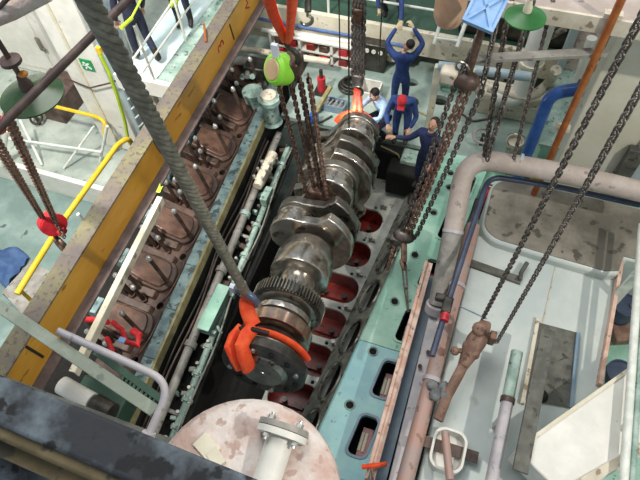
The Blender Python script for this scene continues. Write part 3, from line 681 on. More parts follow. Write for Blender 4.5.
# ============================================================ right-hand hoist with four chain falls
hu = D(466, 82, 6.9); hl = U(404, 236, .75)
RH = thing('pull_hoist', hl, 'rusty chain hoist with slanting falls pulling on the mint green rail', 'hoist')
MB().box(hu, (.30, .18, .14)).ball(hu + V((0, 0, .02)), (.17, .13, .12)).build('upper_block', 'rust_brown', RH, bevel=.05)
MB().cyl(hu, D(483, 26, 6.25), .045, n=10).build('suspension_rod', 'chain_brown', RH)
MB().box(hu + V((-.22, .02, .04)), (.22, .18, .2)).build('brake_cover', 'cream_dirty', RH, bevel=.04)
MB().box(hu + V((.2, .05, -.12)), (.14, .1, .12)).build('chain_guide', 'cream_dirty', RH, bevel=.03)
MB().ring(hu + V((-.08, 0, .2)), (.3, 1, .2), .09, .018, 18, 6).build('shackle_ring', 'steel_dull', RH)
for du, m_ in ((-.12, 'chain_dark'), (-.01, 'chain_rust'), (.07, 'chain_rust'), (.22, 'chain_dark')):
    chain_joined(RH, [hu + V((du, 0, -.05)), hl + V((du * .7 + .04, 0, .05))], .072, .0125, m_)
chain_joined(RH, [D(500, 6, 6.6), D(487, 66, 6.7), hu + V((.2, .05, 0))], .075, .013, 'chain_dark')
chain_joined(RH, [D(483, 20, 6.6), D(473, 50, 6.7), hu + V((-.1, 0, .1))], .075, .013, 'chain_dark')
MB().ball(hl, (.19, .13, .12)).box(hl + V((-.1, -.05, -.08)), (.22, .16, .16)).build('lower_block', 'chain_dark', RH, bevel=.02)
hk2 = U(404, 262, .55)
MB().cyl(hl, hk2, .05, n=8).ring(hk2 + V((0, -.03, -.03)), (.8, .3, .5), .085, .025, 18, 6).build('bottom_hook', 'hook_rust', RH)
chain_joined(RH, [hl + V((-.12, 0, -.05)), U(388, 268, .2), U(396, 240, .02)], .06, .015, 'chain_rust', 'slack_chain')
ws = U(408, 312, .03)
tag(MB().tube([hk2 + V((-.03, 0, -.08)), (hk2 + ws) / 2 + V((-.03, 0, 0)), ws], .014, 6).tube([hk2 + V((.04, 0, -.08)), (hk2 + ws) / 2 + V((.02, 0, 0)), ws], .014, 6).cyl((hk2 + ws) / 2 - V((0, 0, .04)), (hk2 + ws) / 2 + V((0, 0, .04)), .03, n=8).build('wire_strop', 'rope_grey'), 'thin green wire strop from the hook down to the rail', 'sling')

# ============================================================ two long chains on the right with the rusty hook block
tip = V((.66, 3.42, 1.55))
CA = thing('hoist_chain', tip, 'left of the two long dark chains hanging over the pale casing', 'chain', 'long chains on the right')
chain_parts(CA, [U(483, 318, 1.75), D(584, 125, 4.0), D(662, -22, 2.75)], .060, .0080, 'chain_dark')
CB = thing('hoist_chain', U(500, 335, 1.4), 'right of the two long dark chains, nearer the white post', 'chain', 'long chains on the right')
chain_parts(CB, [U(497, 342, 1.6), D(560, 232, 4.7), D(672, 33, 2.75)], .060, .0080, 'chain_dark')
HBk = thing('hook_block', U(470, 350, 1.4), 'rusty hook block with shackle at the lower end of the long chains', 'hook block')
b0 = U(483, 330, 1.62)
MB().box(b0, (.16, .2, .24)).ball(b0 + V((-.05, -.04, .08)), (.1, .1, .09)).build('block', 'hook_rust', HBk, bevel=.04)
b1 = U(471, 350, 1.5)
MB().tube([b0, b0.lerp(b1, .5), b1, U(463, 366, 1.44)], [.10, .13, .12, .07], 10).build('shank', 'hook_rust', HBk)
MB().box(b1, (.2, .24, .18), Matrix.Rotation(R(20), 3, 'Z')).build('swivel', 'hook_rust', HBk, bevel=.05)
MB().ball(U(455, 351, 1.5), .06).cyl(U(455, 351, 1.5), b1, .035, n=8).build('pin', 'hook_rust', HBk)
MB().box(U(492, 338, 1.5), (.09, .14, .2)).build('guide', 'hook_rust', HBk, bevel=.02)
strap(MB(), [b1, U(459, 374, 1.4), U(447, 396, 1.3), U(438, 420, 1.27)], .075, .05).build('frayed_strap', 'hook_rust', HBk)
rg = MB()
for i in range(7): rg.ball(U(440 + random.uniform(-9, 9), 393 + random.uniform(-9, 9), 1.28 + random.uniform(0, .05)), (random.uniform(.05, .1), random.uniform(.05, .1), .04), 8, 6)
tag(rg.build('oily_rag', 'rag_grey'), 'grey oily rag bunched on the pink pipe', 'rag')

# ============================================================ channel tray and pipes right of the bedplate
CT = thing('channel_tray', (-.02, 3, -.2), 'long channel tray with pink edges and slate side right of the rail', 'channel')
za = .5
c0, c1 = U(366, 482, za), U(425, 268, za); e0, e1 = U(381, 482, za), U(436, 268, za)
MB().bar(c0, c1, .05, .5, up=(0, 0, 1)).build('edge_flange', 'pink_edge', CT, bevel=.006)
MB().bar(c0 + V((.13, 0, -.2)), c1 + V((.13, 0, -.2)), .24, .03).build('tray_bottom', 'slate', CT)
MB().bar(c0 + V((.06, 0, .19)), c1 + V((.06, 0, .19)), .09, .02).build('edge_lip', 'pink_edge', CT)
MB().bar(e0 + V((.24, 0, -.02)), e1 + V((.22, 0, -.02)), .30, .5).build('lilac_panel', 'lilac', CT, bevel=.01)
for px, py in ((420, 366), (428, 352)): MB().cyl(U(px, py, za + .2), U(px, py, za + .32), .03, n=8).build('lug', 'rust_brown', CT)
# lagged pipe from the starboard side, elbow, then sloping down onto the tray
LP = thing('lagged_pipe', (.4, 4.5, .5), 'thick pinkish grey lagged pipe bending over the pale casing corner', 'pipe')
pa = U(660, 196, 2.2); pb = U(466, 157, 2.2); pc = U(453, 232, 1.6); pd = U(437, 304, .86)
path = rounded([pa, U(560, 172, 2.2), pb, pc], .42, 8)
MB().tube(path[:-1] + [pc], .145, 18).build('pipe_run', 'lagged_pipe', LP)
MB().tube([pc, (pc + pd) / 2, pd], [.145, .14, .125], 16).build('lower_run', 'grey_pipe', LP)
MB().cyl(pc + (pb - pc).normalized() * -.02, pc + (pb - pc).normalized() * .03, .155, n=16).build('band', 'lilac', LP)
q = U(520, 164, 2.2); MB().cyl(q - V((.02, 0, 0)), q + V((.02, 0, 0)), .152, n=16).build('band', 'casing_blue', LP)
MB().cyl(pd, pd + V((0, -.06, -.12)), .16, n=16).build('end_flange', 'lilac', LP)
PP = thing('pink_pipe', (.3, 3, 0), 'straight pink painted pipe running along the edge of the pale casing', 'pipe')
p0, p1 = U(403, 488, 1.15), U(473, 226, 1.15)
MB().cyl(p0, p1, .105, n=16).build('pipe_run', 'pink_pipe', PP)
for t in (.35, .72): MB().cyl(p0.lerp(p1, t) - (p1 - p0).normalized() * .03, p0.lerp(p1, t) + (p1 - p0).normalized() * .03, .125, n=16).build('clamp', 'lilac', PP)
for t in (.15, .55, .9): MB().span(p0.lerp(p1, t) + V((-.05, -.04, -1.4)), p0.lerp(p1, t) + V((.05, .04, -.09))).build('support_leg', 'pink_edge', PP)
NP = thing('navy_hose', (.5, 5, 1.4), 'dark navy pipe following the pink pipe and turning along the lagged pipe', 'pipe')
npth = rounded([U(432, 356, 1.55), U(452, 290, 1.6), U(489, 176, 1.85), U(560, 187, 1.85), U(640, 205, 1.85)], .22, 6)
MB().tube(npth, .042, 10).build('hose_run', 'navy_pipe', NP)
MB().box(U(447, 306, 1.62), (.13, .24, .13)).box(U(441, 298, 1.6), (.16, .1, .1)).build('coupling', 'steel_dark', NP, bevel=.02)
MB().cyl(U(446, 313, 1.62), U(444, 321, 1.62), .06, n=10).build('red_cap', 'red_paint', NP)
MB().cyl(U(531, 176, 1.86), U(540, 178, 1.86), .05, n=10).build('yellow_band', 'yellow_rail', NP)

# ============================================================ pale casing on the starboard side
PC = thing('machinery_casing', (1.6, 4, -.25), 'large pale blue grey machinery casing with raised grimy top on the right', 'machine casing')
MB().span((.42, 1.2, -.25), (2.48, 5.3, 1.0)).build('lower_casing', 'casing_pale', PC, bevel=.03)
# raised part with a rounded corner and curved front edge
poly = [(3.4, 6.45), (.95, 6.45)]
for i in range(7): a = R(90 + 90 * i / 6); poly.append((.78 + .34 * math.cos(a), 6.1 + .35 * math.sin(a)))
for i in range(7): a = R(180 + 80 * i / 6); poly.append((.80 + .36 * math.cos(a), 5.45 + .32 * math.sin(a)))
poly += [(1.6, 5.08), (2.3, 5.05), (2.5, 5.12), (2.55, 5.42), (3.4, 5.42)]
poly = poly[::-1]
MB().prism(poly, (0, 0, -.2), (1, 0, 0), (0, 1, 0), (0, 0, 1), 1.36).build('raised_body', 'casing_pale', PC, bevel=.05)
inner = [(1.9 + (x - 1.9) * .975, 5.78 + (y - 5.78) * .93) for x, y in poly]
MB().prism(inner, (0, 0, 1.15), (1, 0, 0), (0, 1, 0), (0, 0, 1), .03).build('top_plate', 'casing_dirty', PC, bevel=.01)
MB().bar(U(470, 263, 1.03), U(521, 281, 1.03), .12, .05).build('seam_strip', 'dark_grate', PC)
MB().tube([U(520, 280, 1.04), U(521, 273, 1.12), U(527, 263, 1.1)], .035, 8).build('lifting_eye', 'dark_grate', PC)
MB().hexa([U(527, 400, 1.0), U(572, 408, 1.0), U(579, 333, 1.0), U(537, 322, 1.0)], [U(527, 400, 1.03), U(572, 408, 1.03), U(579, 333, 1.03), U(537, 322, 1.03)]).build('hatch_cover', 'dark_grate', PC)
MB().bar(U(538, 318, 1.04), U(522, 404, 1.04), .05, .05).build('hatch_frame', 'cream_dirty', PC)
MB().bar(U(578, 333, 1.04), U(571, 408, 1.04), .05, .05).build('hatch_frame', 'slate', PC)
MB().cyl(U(541, 396, 1.0), U(541, 396, 1.06), .09, n=16).build('hatch_plug', 'black_hole', PC)
MB().bar(U(556, 265, 1.005), U(540, 335, 1.005), .015, .02).build('weld_seam', 'cream_dirty', PC)
MB().bar(U(457, 305, 1.005), U(487, 319, 1.005), .015, .02).build('weld_seam', 'slate', PC)
MB().bar(U(621, 262, 1.06), U(599, 385, 1.06), .05, .12).build('edge_angle', 'pink_edge', PC)
# white sloping duct in the lower right corner
WD = thing('white_duct', (2.1, 2.7, .9), 'white sheet metal duct slanting across the lower right corner', 'duct')
bz0, bz1 = 1.15, 1.7
q = [(516, 450), (568, 500), (668, 440), (652, 352)]
MB().hexa([U(*p_, bz1) - V((0, 0, .5)) for p_ in q], [U(*p_, bz1) for p_ in q]).build('duct_body', 'white_paint', WD, bevel=.02)
MB().bar(U(520, 447, bz1 + .01), U(652, 353, bz1 + .01), .04, .03).build('seam_flange', 'cream', WD)
wq = [(568, 497), (572, 470), (660, 436), (665, 460)]
MB().bar(U(575, 487, bz1 + .01), U(660, 438, bz1 + .01), .10, .03).build('seam_flange', 'cream_dirty', WD)
DB = MB().bar(U(548, 330, 1.75), U(520, 472, 1.75), .17, .05); tag(DB.build('dark_flat_bar', 'dark_grate', bevel=.006), 'dark grey flat bar leaning beside the hatch on the pale casing', 'bar')
PG = thing('lilac_standpipe', (1.1, 2.4, .9), 'pale lilac and green pipe between the rusty hook block and dark flat bar', 'pipe')
g0, g1 = U(490, 490, 1.5), U(517, 352, 1.5)
MB().cyl(g0, g0.lerp(g1, .62), .075, n=14).build('lower_run', 'lilac', PG); MB().cyl(g0.lerp(g1, .62), g1, .075, n=14).build('upper_run', 'pale_green', PG)
MB().cyl(g0.lerp(g1, .60), g0.lerp(g1, .64), .09, n=14).build('collar', 'rust_brown', PG)
MB().span(g0.lerp(g1, .5) + V((-.04, -.04, -.52)), g0.lerp(g1, .5) + V((.04, .04, -.06))).build('support_leg', 'lilac', PG)
WP = thing('white_handrail', (2.75, 3.5, -.25), 'pale green and white post rail along the right edge of the picture', 'rail')
r0, r1 = U(623, 490, 1.86), U(642, 225, 1.86)
MB().cyl(r0, r1, .05, n=12).build('rail_tube', 'white_rail', WP); MB().cyl(r0 + V((.1, 0, -.05)), r1 + V((.1, 0, -.05)), .04, n=12).build('rail_tube', 'pale_green', WP)
for t in (.2, .8): MB().span(r0.lerp(r1, t) + V((-.02, -.03, -1.9)), r0.lerp(r1, t) + V((.1, .03, -.04))).build('rail_post', 'white_rail', WP)
# basin-like drum under the strap
BN = thing('drain_basin', (.75, 1.75, 1.0), 'white round edged drip basin below the frayed strap', 'basin')
bc = U(447, 452, 1.05)
mb = MB().m('white_paint'); oo = rrect(0, 0, .42, .52, .14, 6); n = len(oo); ii = rrect(0, 0, .36, .46, .12, 6); n2 = len(ii)
V_ = [bc + V((x, y, -.05)) for x, y in oo] + [bc + V((x, y, .14)) for x, y in oo] + [bc + V((x, y, .14)) for x, y in ii] + [bc + V((x * .9, y * .9, .0)) for x, y in ii]
F_ = [tuple(range(n - 1, -1, -1))] + [(i, (i + 1) % n, n + (i + 1) % n, n + i) for i in range(n)] + [(n + i, n + (i + 1) % n, 2 * n + (i + 1) % n, 2 * n + i) for i in range(n)] + [(2 * n + i, 2 * n + (i + 1) % n, 3 * n + (i + 1) % n, 3 * n + i) for i in range(n)] + [tuple(range(3 * n, 4 * n))]
mb.add(V_, F_); mb.build('bowl', None, BN)
MB().bar(U(424, 441, 1.12), U(478, 458, 1.12), .14, .03).build('back_ledge', 'rust_brown', BN)
vp = MB().cyl(U(450, 480, 1.35), U(445, 432, 1.3), .05, n=12); tag(vp.build('short_pink_pipe', 'pink_pipe'), 'short pink pipe end crossing the white drip basin', 'pipe')
RSn = thing('red_sling', U(372, 465, .55), 'small red sling knotted on the lower end of the tray edge', 'sling')
strap(MB(), [U(362, 467, .78), U(372, 466, .80), U(386, 464, .76)], .045, .03).build('strap_knot', 'orange_web', RSn)
strap(MB(), [U(366, 490, .78), U(371, 470, .82), U(375, 490, .78)], .03, .025).build('strap_tail', 'rag_grey', RSn)

# ============================================================ foreground: crane girder, lagged vessel, flat bar, bent handrail
GD = thing('foreground_girder', (-1.6, .2, 5.0), 'dark dusty steel girder crossing the lower left corner close to the camera', 'steel beam')
def gx(px, py, z): return U(px, py, z)
g_a, g_b = U(-30, 362, 5.6), U(262, 481, 5.6)
dirv = (g_b - g_a).normalized(); per = V((dirv.y, -dirv.x, 0))
def gbox(off0, off1, z0, z1): 
    A, B = g_a - dirv * 2.0, g_b + dirv * 2.6
    return [A + per * off1 + V((0, 0, z0 - 5.6)), B + per * off1 + V((0, 0, z0 - 5.6)), B + per * off0 + V((0, 0, z0 - 5.6)), A + per * off0 + V((0, 0, z0 - 5.6))], [A + per * off1 + V((0, 0, z1 - 5.6)), B + per * off1 + V((0, 0, z1 - 5.6)), B + per * off0 + V((0, 0, z1 - 5.6)), A + per * off0 + V((0, 0, z1 - 5.6))]
MB().hexa(*gbox(0, .23, 5.5, 5.6)).build('top_flange', 'girder_dark', GD, bevel=.02)
MB().hexa(*gbox(.20, .29, 5.44, 5.56)).build('edge_strip', 'girder_brown', GD, bevel=.02)
MB().hexa(*gbox(.27, .36, 5.3, 5.46)).build('web', 'girder_brown', GD)
MB().hexa(*gbox(.30, .60, 5.2, 5.3)).build('bottom_flange', 'girder_dark', GD, bevel=.02)
LV = thing('lagged_vessel', (-.95, .5, .6), 'pinkish white plastered round vessel in the foreground', 'vessel')
vcn = U(241, 494, 4.3)
MB().lathe(vcn - V((0, 0, 1.6)), (0, 0, 1), [(0, .62), (1.2, .68), (1.46, .70), (1.55, .68), (1.60, .61), (1.62, .5), (1.63, .0)], 44).build('plastered_body', 'lagging_pink', LV, angle=70)
struct(MB().span((-4.2, -2.6, 2.52), (1.2, .72, 2.68)).build('gallery_floor', 'dark_grate'))
# blank flanged stub on the vessel
SB = thing('flanged_stub', U(268, 478, 4.35), 'white flanged pipe stub with bolts standing on the plastered vessel', 'pipe stub')
s0 = U(263, 492, 4.36); s1 = s0 + w_of(V((18, -52, 24))).normalized() * .37
MB().cyl(s0, s1, .10, n=18).build('stub_pipe', 'white_paint', SB)
sdn = (s1 - s0).normalized()
MB().cyl(s1, s1 + sdn * .045, .185, n=24).build('flange', 'white_paint', SB); MB().cyl(s1 + sdn * .05, s1 + sdn * .09, .185, n=24).build('blank_flange', 'grey_pipe', SB)
a_, b_ = frame_from(sdn)
for i in range(4):
    an = R(35 + 90 * i); c = s1 + a_ * math.cos(an) * .145 + b_ * math.sin(an) * .145
    MB().m('nut_steel').cyl(c - sdn * .05, c + sdn * .14, .015, n=8).cyl(c + sdn * .091, c + sdn * .12, .028, n=6).cyl(c - sdn * .03, c - sdn * .003, .026, n=6).build('flange_bolt', None, SB)
tg = U(207, 447, 4.33); tag(MB().box(tg, (.17, .12, .03), Matrix.Rotation(R(-25), 3, 'Z')).box(tg + V((.1, -.05, .01)), (.12, .09, .03), Matrix.Rotation(R(-35), 3, 'Z')).build('lagging_scrap', 'cream'), 'torn cream scrap of lagging lying on the plastered vessel', 'scrap')
fb = [D(-8, 288, 3.9), D(-8, 312, 3.9), D(62, 343, 3.9), D(150, 412, 3.9), D(153, 402, 3.9), D(72, 330, 3.9)]
FBx = thing('flat_bar', D(150, 412, 3.9), 'grey green flat bar slanting over the lower end of the yellow beam', 'bar')
MB().bar(D(-20, 293, 3.9), D(155, 411, 3.7), .085, .02, up=(0, 0, 1)).build('bar_plate', 'bar_grey', FBx, bevel=.004)
HRl = thing('bent_handrail', D(160, 400, 3.6), 'grey bent pipe handrail curving down to the plastered vessel', 'handrail')
MB().tube(rounded([D(58, 331, 3.8), D(118, 358, 3.75), D(172, 383, 3.7), D(148, 436, 3.6)], .16, 8), .026, 12).build('rail_tube', 'lilac', HRl)
MB().cyl(D(149, 432, 3.6), D(147, 440, 3.6), .045, n=12).build('foot_flange', 'lilac', HRl)
# green machinery seen under the flat bar
GM = thing('fuel_rack', (-4.0, 1.2, -.2), 'dark green fuel rack with toothed bar at the near end of the bank', 'machine part')
m0, m1 = U(96, 352, .75), U(165, 402, .75)
MB().bar(m0, m1, .10, .08).build('rack_bar', 'deck_green', GM)
for i in range(9): 
    t = m0.lerp(m1, .45 + .055 * i); MB().box(t + V((.0, -.1, .0)), (.035, .12, .07)).build('rack_tooth', 'deck_green', GM)
MB().span((-4.6, .2, .06), (-3.8, 1.4, .55)).build('cover_box', 'deck_green', GM, bevel=.03)
MB().m('white_paint').cyl(U(62, 385, .9), U(92, 402, .9), .13, n=16).m('steel_dark').cyl(U(95, 404, .9), U(112, 414, .9), .15, n=16).build('solenoid', None, GM)
# red webbing on the studs
RW = thing('red_webbing', U(110, 335, .65), 'red webbing sling with blue label lying over the near studs', 'sling')
strap(MB(), [U(80, 319, .85), U(95, 320, .85), U(108, 322, .85)], .075, .04).build('strap_end', 'red_web', RW)
strap(MB(), [U(112, 322, .8), U(122, 330, .75), U(126, 342, .7), U(138, 345, .7), U(139, 335, .7), U(132, 330, .72)], .06, .04).build('strap_loop', 'red_web', RW)
strap(MB(), [U(107, 338, .72), U(112, 350, .7), U(113, 358, .65)], .06, .04).build('strap_tail', 'red_web', RW)
MB().box(U(122, 340, .8), (.1, .08, .03)).build('paper_label', 'crate_blue', RW)
# ============================================================ port side: white column with exit sign, cabinet, lamp, rod, rails
WC = thing('white_column', (-8.3, 7.6, -1.0), 'white boxed column with green exit sign behind the pendant lamp', 'column')
bl, br = U(92, 172, -1.0), U(134, 160, -1.0)
Yc = 6.6
cl = UY(98, 120, Yc); cr_ = UY(128, 125, Yc)
X0, X1 = cl.x - .15, cr_.x + .05
MB().span((X0, Yc, -1.0), (X1, Yc + .9, 6.5)).build('column_body', 'white_paint', WC, bevel=.02)
MB().span((X0 + .36, Yc - .03, -1.0), (X0 + .42, Yc, 6.5)).build('cover_strip', 'cream', WC)
MB().span((X1, Yc + .1, -.98), (X1 + .12, Yc + .7, 6.5)).build('side_duct', 'casing_blue', WC)
sg = UY(87, 65, Yc - .02)
ES = thing('exit_sign', sg - V((0, 0, .15)), 'small green exit sign with white running figure on the white column', 'sign')
MB().box(sg, (.26, .015, .26)).build('sign_plate', 'sign_green', ES)
mb = MB(); zz = sg + V((0, -.012, 0))
mb.box(zz + V((-.045, 0, .045)), (.05, .006, .05)).bar(zz + V((-.05, 0, .02)), zz + V((.02, 0, -.03)), .05, .006, up=(0, 1, 0)).bar(zz + V((.0, 0, -.02)), zz + V((-.05, 0, -.09)), .03, .006, up=(0, 1, 0)).bar(zz + V((.02, 0, -.03)), zz + V((.08, 0, -.08)), .03, .006, up=(0, 1, 0)).bar(zz + V((-.02, 0, .02)), zz + V((.07, 0, .05)), .025, .006, up=(0, 1, 0)).bar(zz + V((-.04, 0, .02)), zz + V((-.10, 0, -.02)), .025, .006, up=(0, 1, 0))
mb.build('running_figure', 'sign_white', ES)
CBt = thing('white_cabinet', (-11.3, 8.6, -1.0), 'white steel cabinet with door handle in the upper left corner', 'cabinet')
Yk = 8.3; ck = UY(50, 62, Yk); kx1 = UY(72, 70, Yk).x
MB().span((-13.9, Yk, -1.0), (kx1 - .3, Yk + 1.0, 5)).build('body', 'white_paint', CBt, bevel=.02)
MB().span((-12.6, Yk - .04, -.8), (kx1 - .55, Yk, 4.6)).build('door', 'white_paint', CBt, bevel=.01)
h0 = UY(39, 44, Yk - .08); MB().m('steel_dull').box(h0, (.07, .06, .36)).box(h0 + V((.06, -.02, -.12)), (.14, .05, .08)).build('handle', None, CBt, bevel=.01)
tag(MB().tube([UY(66, 78, Yc - .01), UY(75, 82, Yc - .08), UY(90, 88, Yc - .1), UY(110, 83, Yc - .1), UY(122, 78, Yc - .01)], .018, 6).build('sagging_cable', 'chain_brown'), 'thin brown cable sagging across the white column', 'cable')

# pendant lamp
def pendant(name, c, r, label, knob='lamp_orange', m='green_enamel', axis=(0, 0, 1)):
    t = thing(name, c, label, 'lamp', 'green pendant lamps')
    MB().lathe(c, axis, [(0, r * .96), (0, r), (.015, r), (r * .12, r * .86), (r * .26, r * .55), (r * .34, r * .3), (r * .36, r * .25)], 40).build('lamp_shade', m, t)
    a = V(axis).normalized()
    MB().lathe(c + a * r * .33, axis, [(0, r * .21), (.05, r * .21), (.09, r * .15), (.13, r * .12)], 20).build('lamp_neck', 'brown_pipe' if m == 'green_enamel' else 'cream', t)
    return t
lc = D(27, 87, 4.6)
PL = pendant('pendant_lamp', lc - V((0, 0, .1)), .265, 'dark green enamel pendant lamp hanging in front of the white cabinet')
MB().ball(D(23, 74, 4.47), (.04, .04, .025)).build('orange_fitting', 'lamp_orange', PL)
MB().cyl(lc + V((0, 0, .05)), lc + V((0, 0, 1.2)), .022, n=10).build('stem', 'brown_pipe', PL)
MB().lathe(lc + V((0, 0, .24)), (0, 0, 1), [(0, .04), (.01, .085), (.04, .085), (.06, .03)], 16).build('canopy_cup', 'brown_pipe', PL)
BRd = MB().cyl(D(-14, 141, 4.1), D(140, -12, 4.6), .034, n=14)
tag(BRd.build('brown_rod', 'brown_pipe'), 'dark brown pipe crossing in front of the pendant lamp', 'pipe')
# pink lagging at the very corner
LG = thing('lagged_elbow', D(5, 5, 4.6), 'pink and white flaking lagged pipe in the top left corner', 'pipe')
MB().tube([D(-25, 20, 4.6), D(8, 7, 4.6), D(44, -12, 4.6)], .11, 14).build('pipe_run', 'lagging_pink', LG)
MB().cyl(D(-5, 12, 4.55), D(8, -2, 4.4), .02, n=8).build('strap_band', 'steel_dark', LG)

# yellow and white rails on the port deck
def rail(name, label, parts, loc):
    t = thing(name, loc, label, 'railing')
    for (nm, pts, r, m) in parts: MB().tube(pts, r, 10).build(nm, m, t)
    return t
zr = .05; zd = -1.6
a0, a1, a2 = U(16, 296, zr), U(118, 146, zr), U(131, 140, zr)
rail('yellow_handrail', 'bright yellow tube handrail left of the grimy beam flange', [
    ('top_rail', rounded([U(17, 294, zr), U(60, 225, zr), U(118, 144, zr), U(128, 138, zr), U(133, 146, zr - .4)], .2), .055, 'yellow_rail'),
    ('post', [U(78, 214, zr), U(78, 214, zr) - V((0, 0, 1.6))], .035, 'white_rail'),
    ('post', [U(20, 290, zr), U(20, 290, zr) - V((0, 0, 1.62))], .035, 'yellow_rail')], U(70, 220, zd))
zr2 = .1
rail('white_guard_rail', 'white guard rail with yellow top on the upper port deck under the lamp', [
    ('top_rail', rounded([U(33, 101, zr2), U(98, 117, zr2), U(106, 123, zr2), U(104, 135, zr2 - .3)], .25), .04, 'yellow_rail'),
    ('post', [U(107, 126, zr2), UY(96, 182, U(107, 126, zr2).y - .3)], .035, 'white_rail'),
    ('brace', [U(94, 126, zr2 - .2), U(64, 168, -.95)], .025, 'white_rail'),
    ('mid_rail', [U(4, 138, -.5), U(102, 152, -.5)], .03, 'white_rail'),
    ('brace', [U(20, 120, -.3), U(42, 165, -.95)], .03, 'white_rail'),
    ('post', [U(6, 130, zr2), U(2, 165, -.95)], .06, 'white_rail')], U(60, 160, -1.0))
lz = 1.0
LR = thing('gangway_rail', U(160, 60, 2.05), 'white gangway rail with lime green fittings at the top left', 'railing')
def gp_(px, py, z): return U(px, py, z)
p_a, p_b = U(129, 27, .9), U(176, 70, 0)
pA0 = U(154, 79, 2.05); pA1 = pA0 + V((0, 0, 1.05)); pB0 = U(186, 41, 2.05); pB1 = pB0 + V((0, 0, 1.05))
rx = pA0.x
MB().cyl(pA0, pA1, .022, n=8).build('post', 'white_rail', LR); MB().cyl(pB0, pB1, .022, n=8).build('post', 'white_rail', LR)
MB().cyl(UX(131, 62, rx), UX(175, -2, rx), .018, n=8).build('mid_rail', 'white_rail', LR)
MB().cyl(UX(142, 73, rx), UX(200, -8, rx), .018, n=8).build('mid_rail', 'white_rail', LR)
MB().cyl(UX(121, 28, rx), UX(132, 18, rx), .03, n=8).cyl(UX(131, 19, rx), UX(143, -4, rx), .018, n=8).build('top_rail', 'lime', LR)
MB().ball(UX(174, 3, rx), .07).cyl(UX(170, 6, rx), UX(182, -5, rx), .035, n=8).build('clamp', 'lime', LR)
ml = thing('lime_hose', U(115, 100, 0), 'lime green hose hanging beside the white column', 'hose')
MB().tube([UY(99, 52, 6.3), UY(108, 70, 6.3), UY(117, 95, 6.3), UY(125, 122, 6.3), UY(128, 140, 6.3)], .035, 8).build('hose_run', 'lime', ml)
MB().box(UY(99, 50, 6.3), (.1, .06, .12)).build('hose_clip', 'yellow_rail', ml)
LD = thing('grey_ladder', UY(125, 130, 6.5) , 'pale blue grey ladder leaning behind the wire rope', 'ladder')
l0, l1 = UY(108, 52, 6.45), UY(140, 132, 6.45); l2, l3 = UY(118, 48, 6.45), UY(150, 122, 6.45)
MB().cyl(l0, l1, .03, n=8).build('stile', 'casing_blue', LD); MB().cyl(l2, l3, .03, n=8).build('stile', 'casing_blue', LD)
for i in range(8): MB().cyl(l0.lerp(l1, (i + .5) / 8), l2.lerp(l3, (i + .5) / 8), .02, n=6).build('rung', 'white_rail', LD)

# red chain block on the port side
rc = U(52, 222, 1.0)
RB = thing('red_chain_block', rc - V((0, 0, .2)), 'red chain block with hook hanging on rusty chains left of the yellow beam', 'hoist')
MB().lathe(rc - V((.08, .0, 0)), V((1, -.5, .2)), [(0, .14), (.02, .19), (.14, .19), (.16, .14)], 24).build('gear_case', 'red_paint', RB)
MB().lathe(rc + V((.06, -.03, 0)), V((1, -.5, .2)), [(0, .05), (.01, .21), (.04, .21), (.05, .05)], 28).build('hand_wheel', 'red_paint', RB)
MB().box(rc + V((-.12, .08, .02)), (.14, .18, .2)).build('brake_cover', 'hook_rust', RB, bevel=.03)
MB().box(rc + V((.1, -.03, -.18)), (.14, .16, .16)).build('lower_case', 'red_paint', RB, bevel=.03)
mb = MB(); hook(mb, rc + V((-.02, -.08, -.12)), .4, (0, -.1, -1), (.9, -.3, 0)); mb.build('hook', 'chain_brown', RB)
for dx, (px, py), m_ in ((-.14, (-14, 132), 'chain_rust'), (-.08, (-9, 127), 'chain_rust'), (.12, (4, 116), 'chain_rust'), (.18, (9, 114), 'chain_rust')):
    chain_joined(RB, [rc + V((dx, -.03, .1)), D(px, py, 5.2)], .066, .010, m_)
chain_joined(RB, [rc + V((.16, -.05, .1)), rc + V((.2, -.1, -.2))], .06, .014, 'chain_rust')
rd = thing('red_case', D(-2, 128, 5.6), 'red hoist casing cut off by the left edge', 'hoist')
MB().ball(D(-5, 124, 5.6), (.12, .1, .12)).build('case', 'red_paint', rd); MB().cyl(D(-5, 124, 5.6), D(-5, 124, 5.6) + V((0, 0, .8)), .02, n=8).build('hanger', 'chain_rust', rd)
tp = U(3, 268, -1.55)
mb = MB(); ng = 14; gv = []
for i in range(ng):
    for j in range(ng):
        x, y = (i / (ng - 1) - .5) * 1.3, (j / (ng - 1) - .5) * .8
        gv.append(tp + V((x - .25 + random.uniform(-.03, .03), y + .1 * math.sin(5 * x), .10 + .07 * math.sin(9 * x + 4 * y) * math.cos(7 * y - 3 * x) + random.uniform(-.03, .03) - .12 * (abs(x) * 1.3) ** 2)))
mb.add(gv, [(i * ng + j, (i + 1) * ng + j, (i + 1) * ng + j + 1, i * ng + j + 1) for i in range(ng - 1) for j in range(ng - 1)])
tpo = tag(mb.build('blue_tarpaulin', 'tarp_blue', angle=60), 'crumpled blue tarpaulin on the floor at the left edge', 'tarpaulin')
tpo.modifiers.new('thick', 'SOLIDIFY').thickness = .015
GB = thing('grey_bench', U(25, 285, -1.6), 'low pale grey metal bench beside the foot of the yellow handrail', 'bench')
bq = [U(2, 292, -1.2), U(26, 318, -1.2), U(52, 272, -1.2), U(30, 262, -1.2)]
MB().hexa([p_ - V((0, 0, .06)) for p_ in bq], bq).build('bench_top', 'grey_pipe', GB)
for p_ in bq: MB().cyl(p_ - V((0, 0, .4)), p_ - V((0, 0, .04)), .03, n=8).build('leg', 'grey_pipe', GB)
px_ = thing('far_valve', U(37, 115, -.95), 'dark valve wheel with grey pipe standing under the pendant lamp', 'valve')
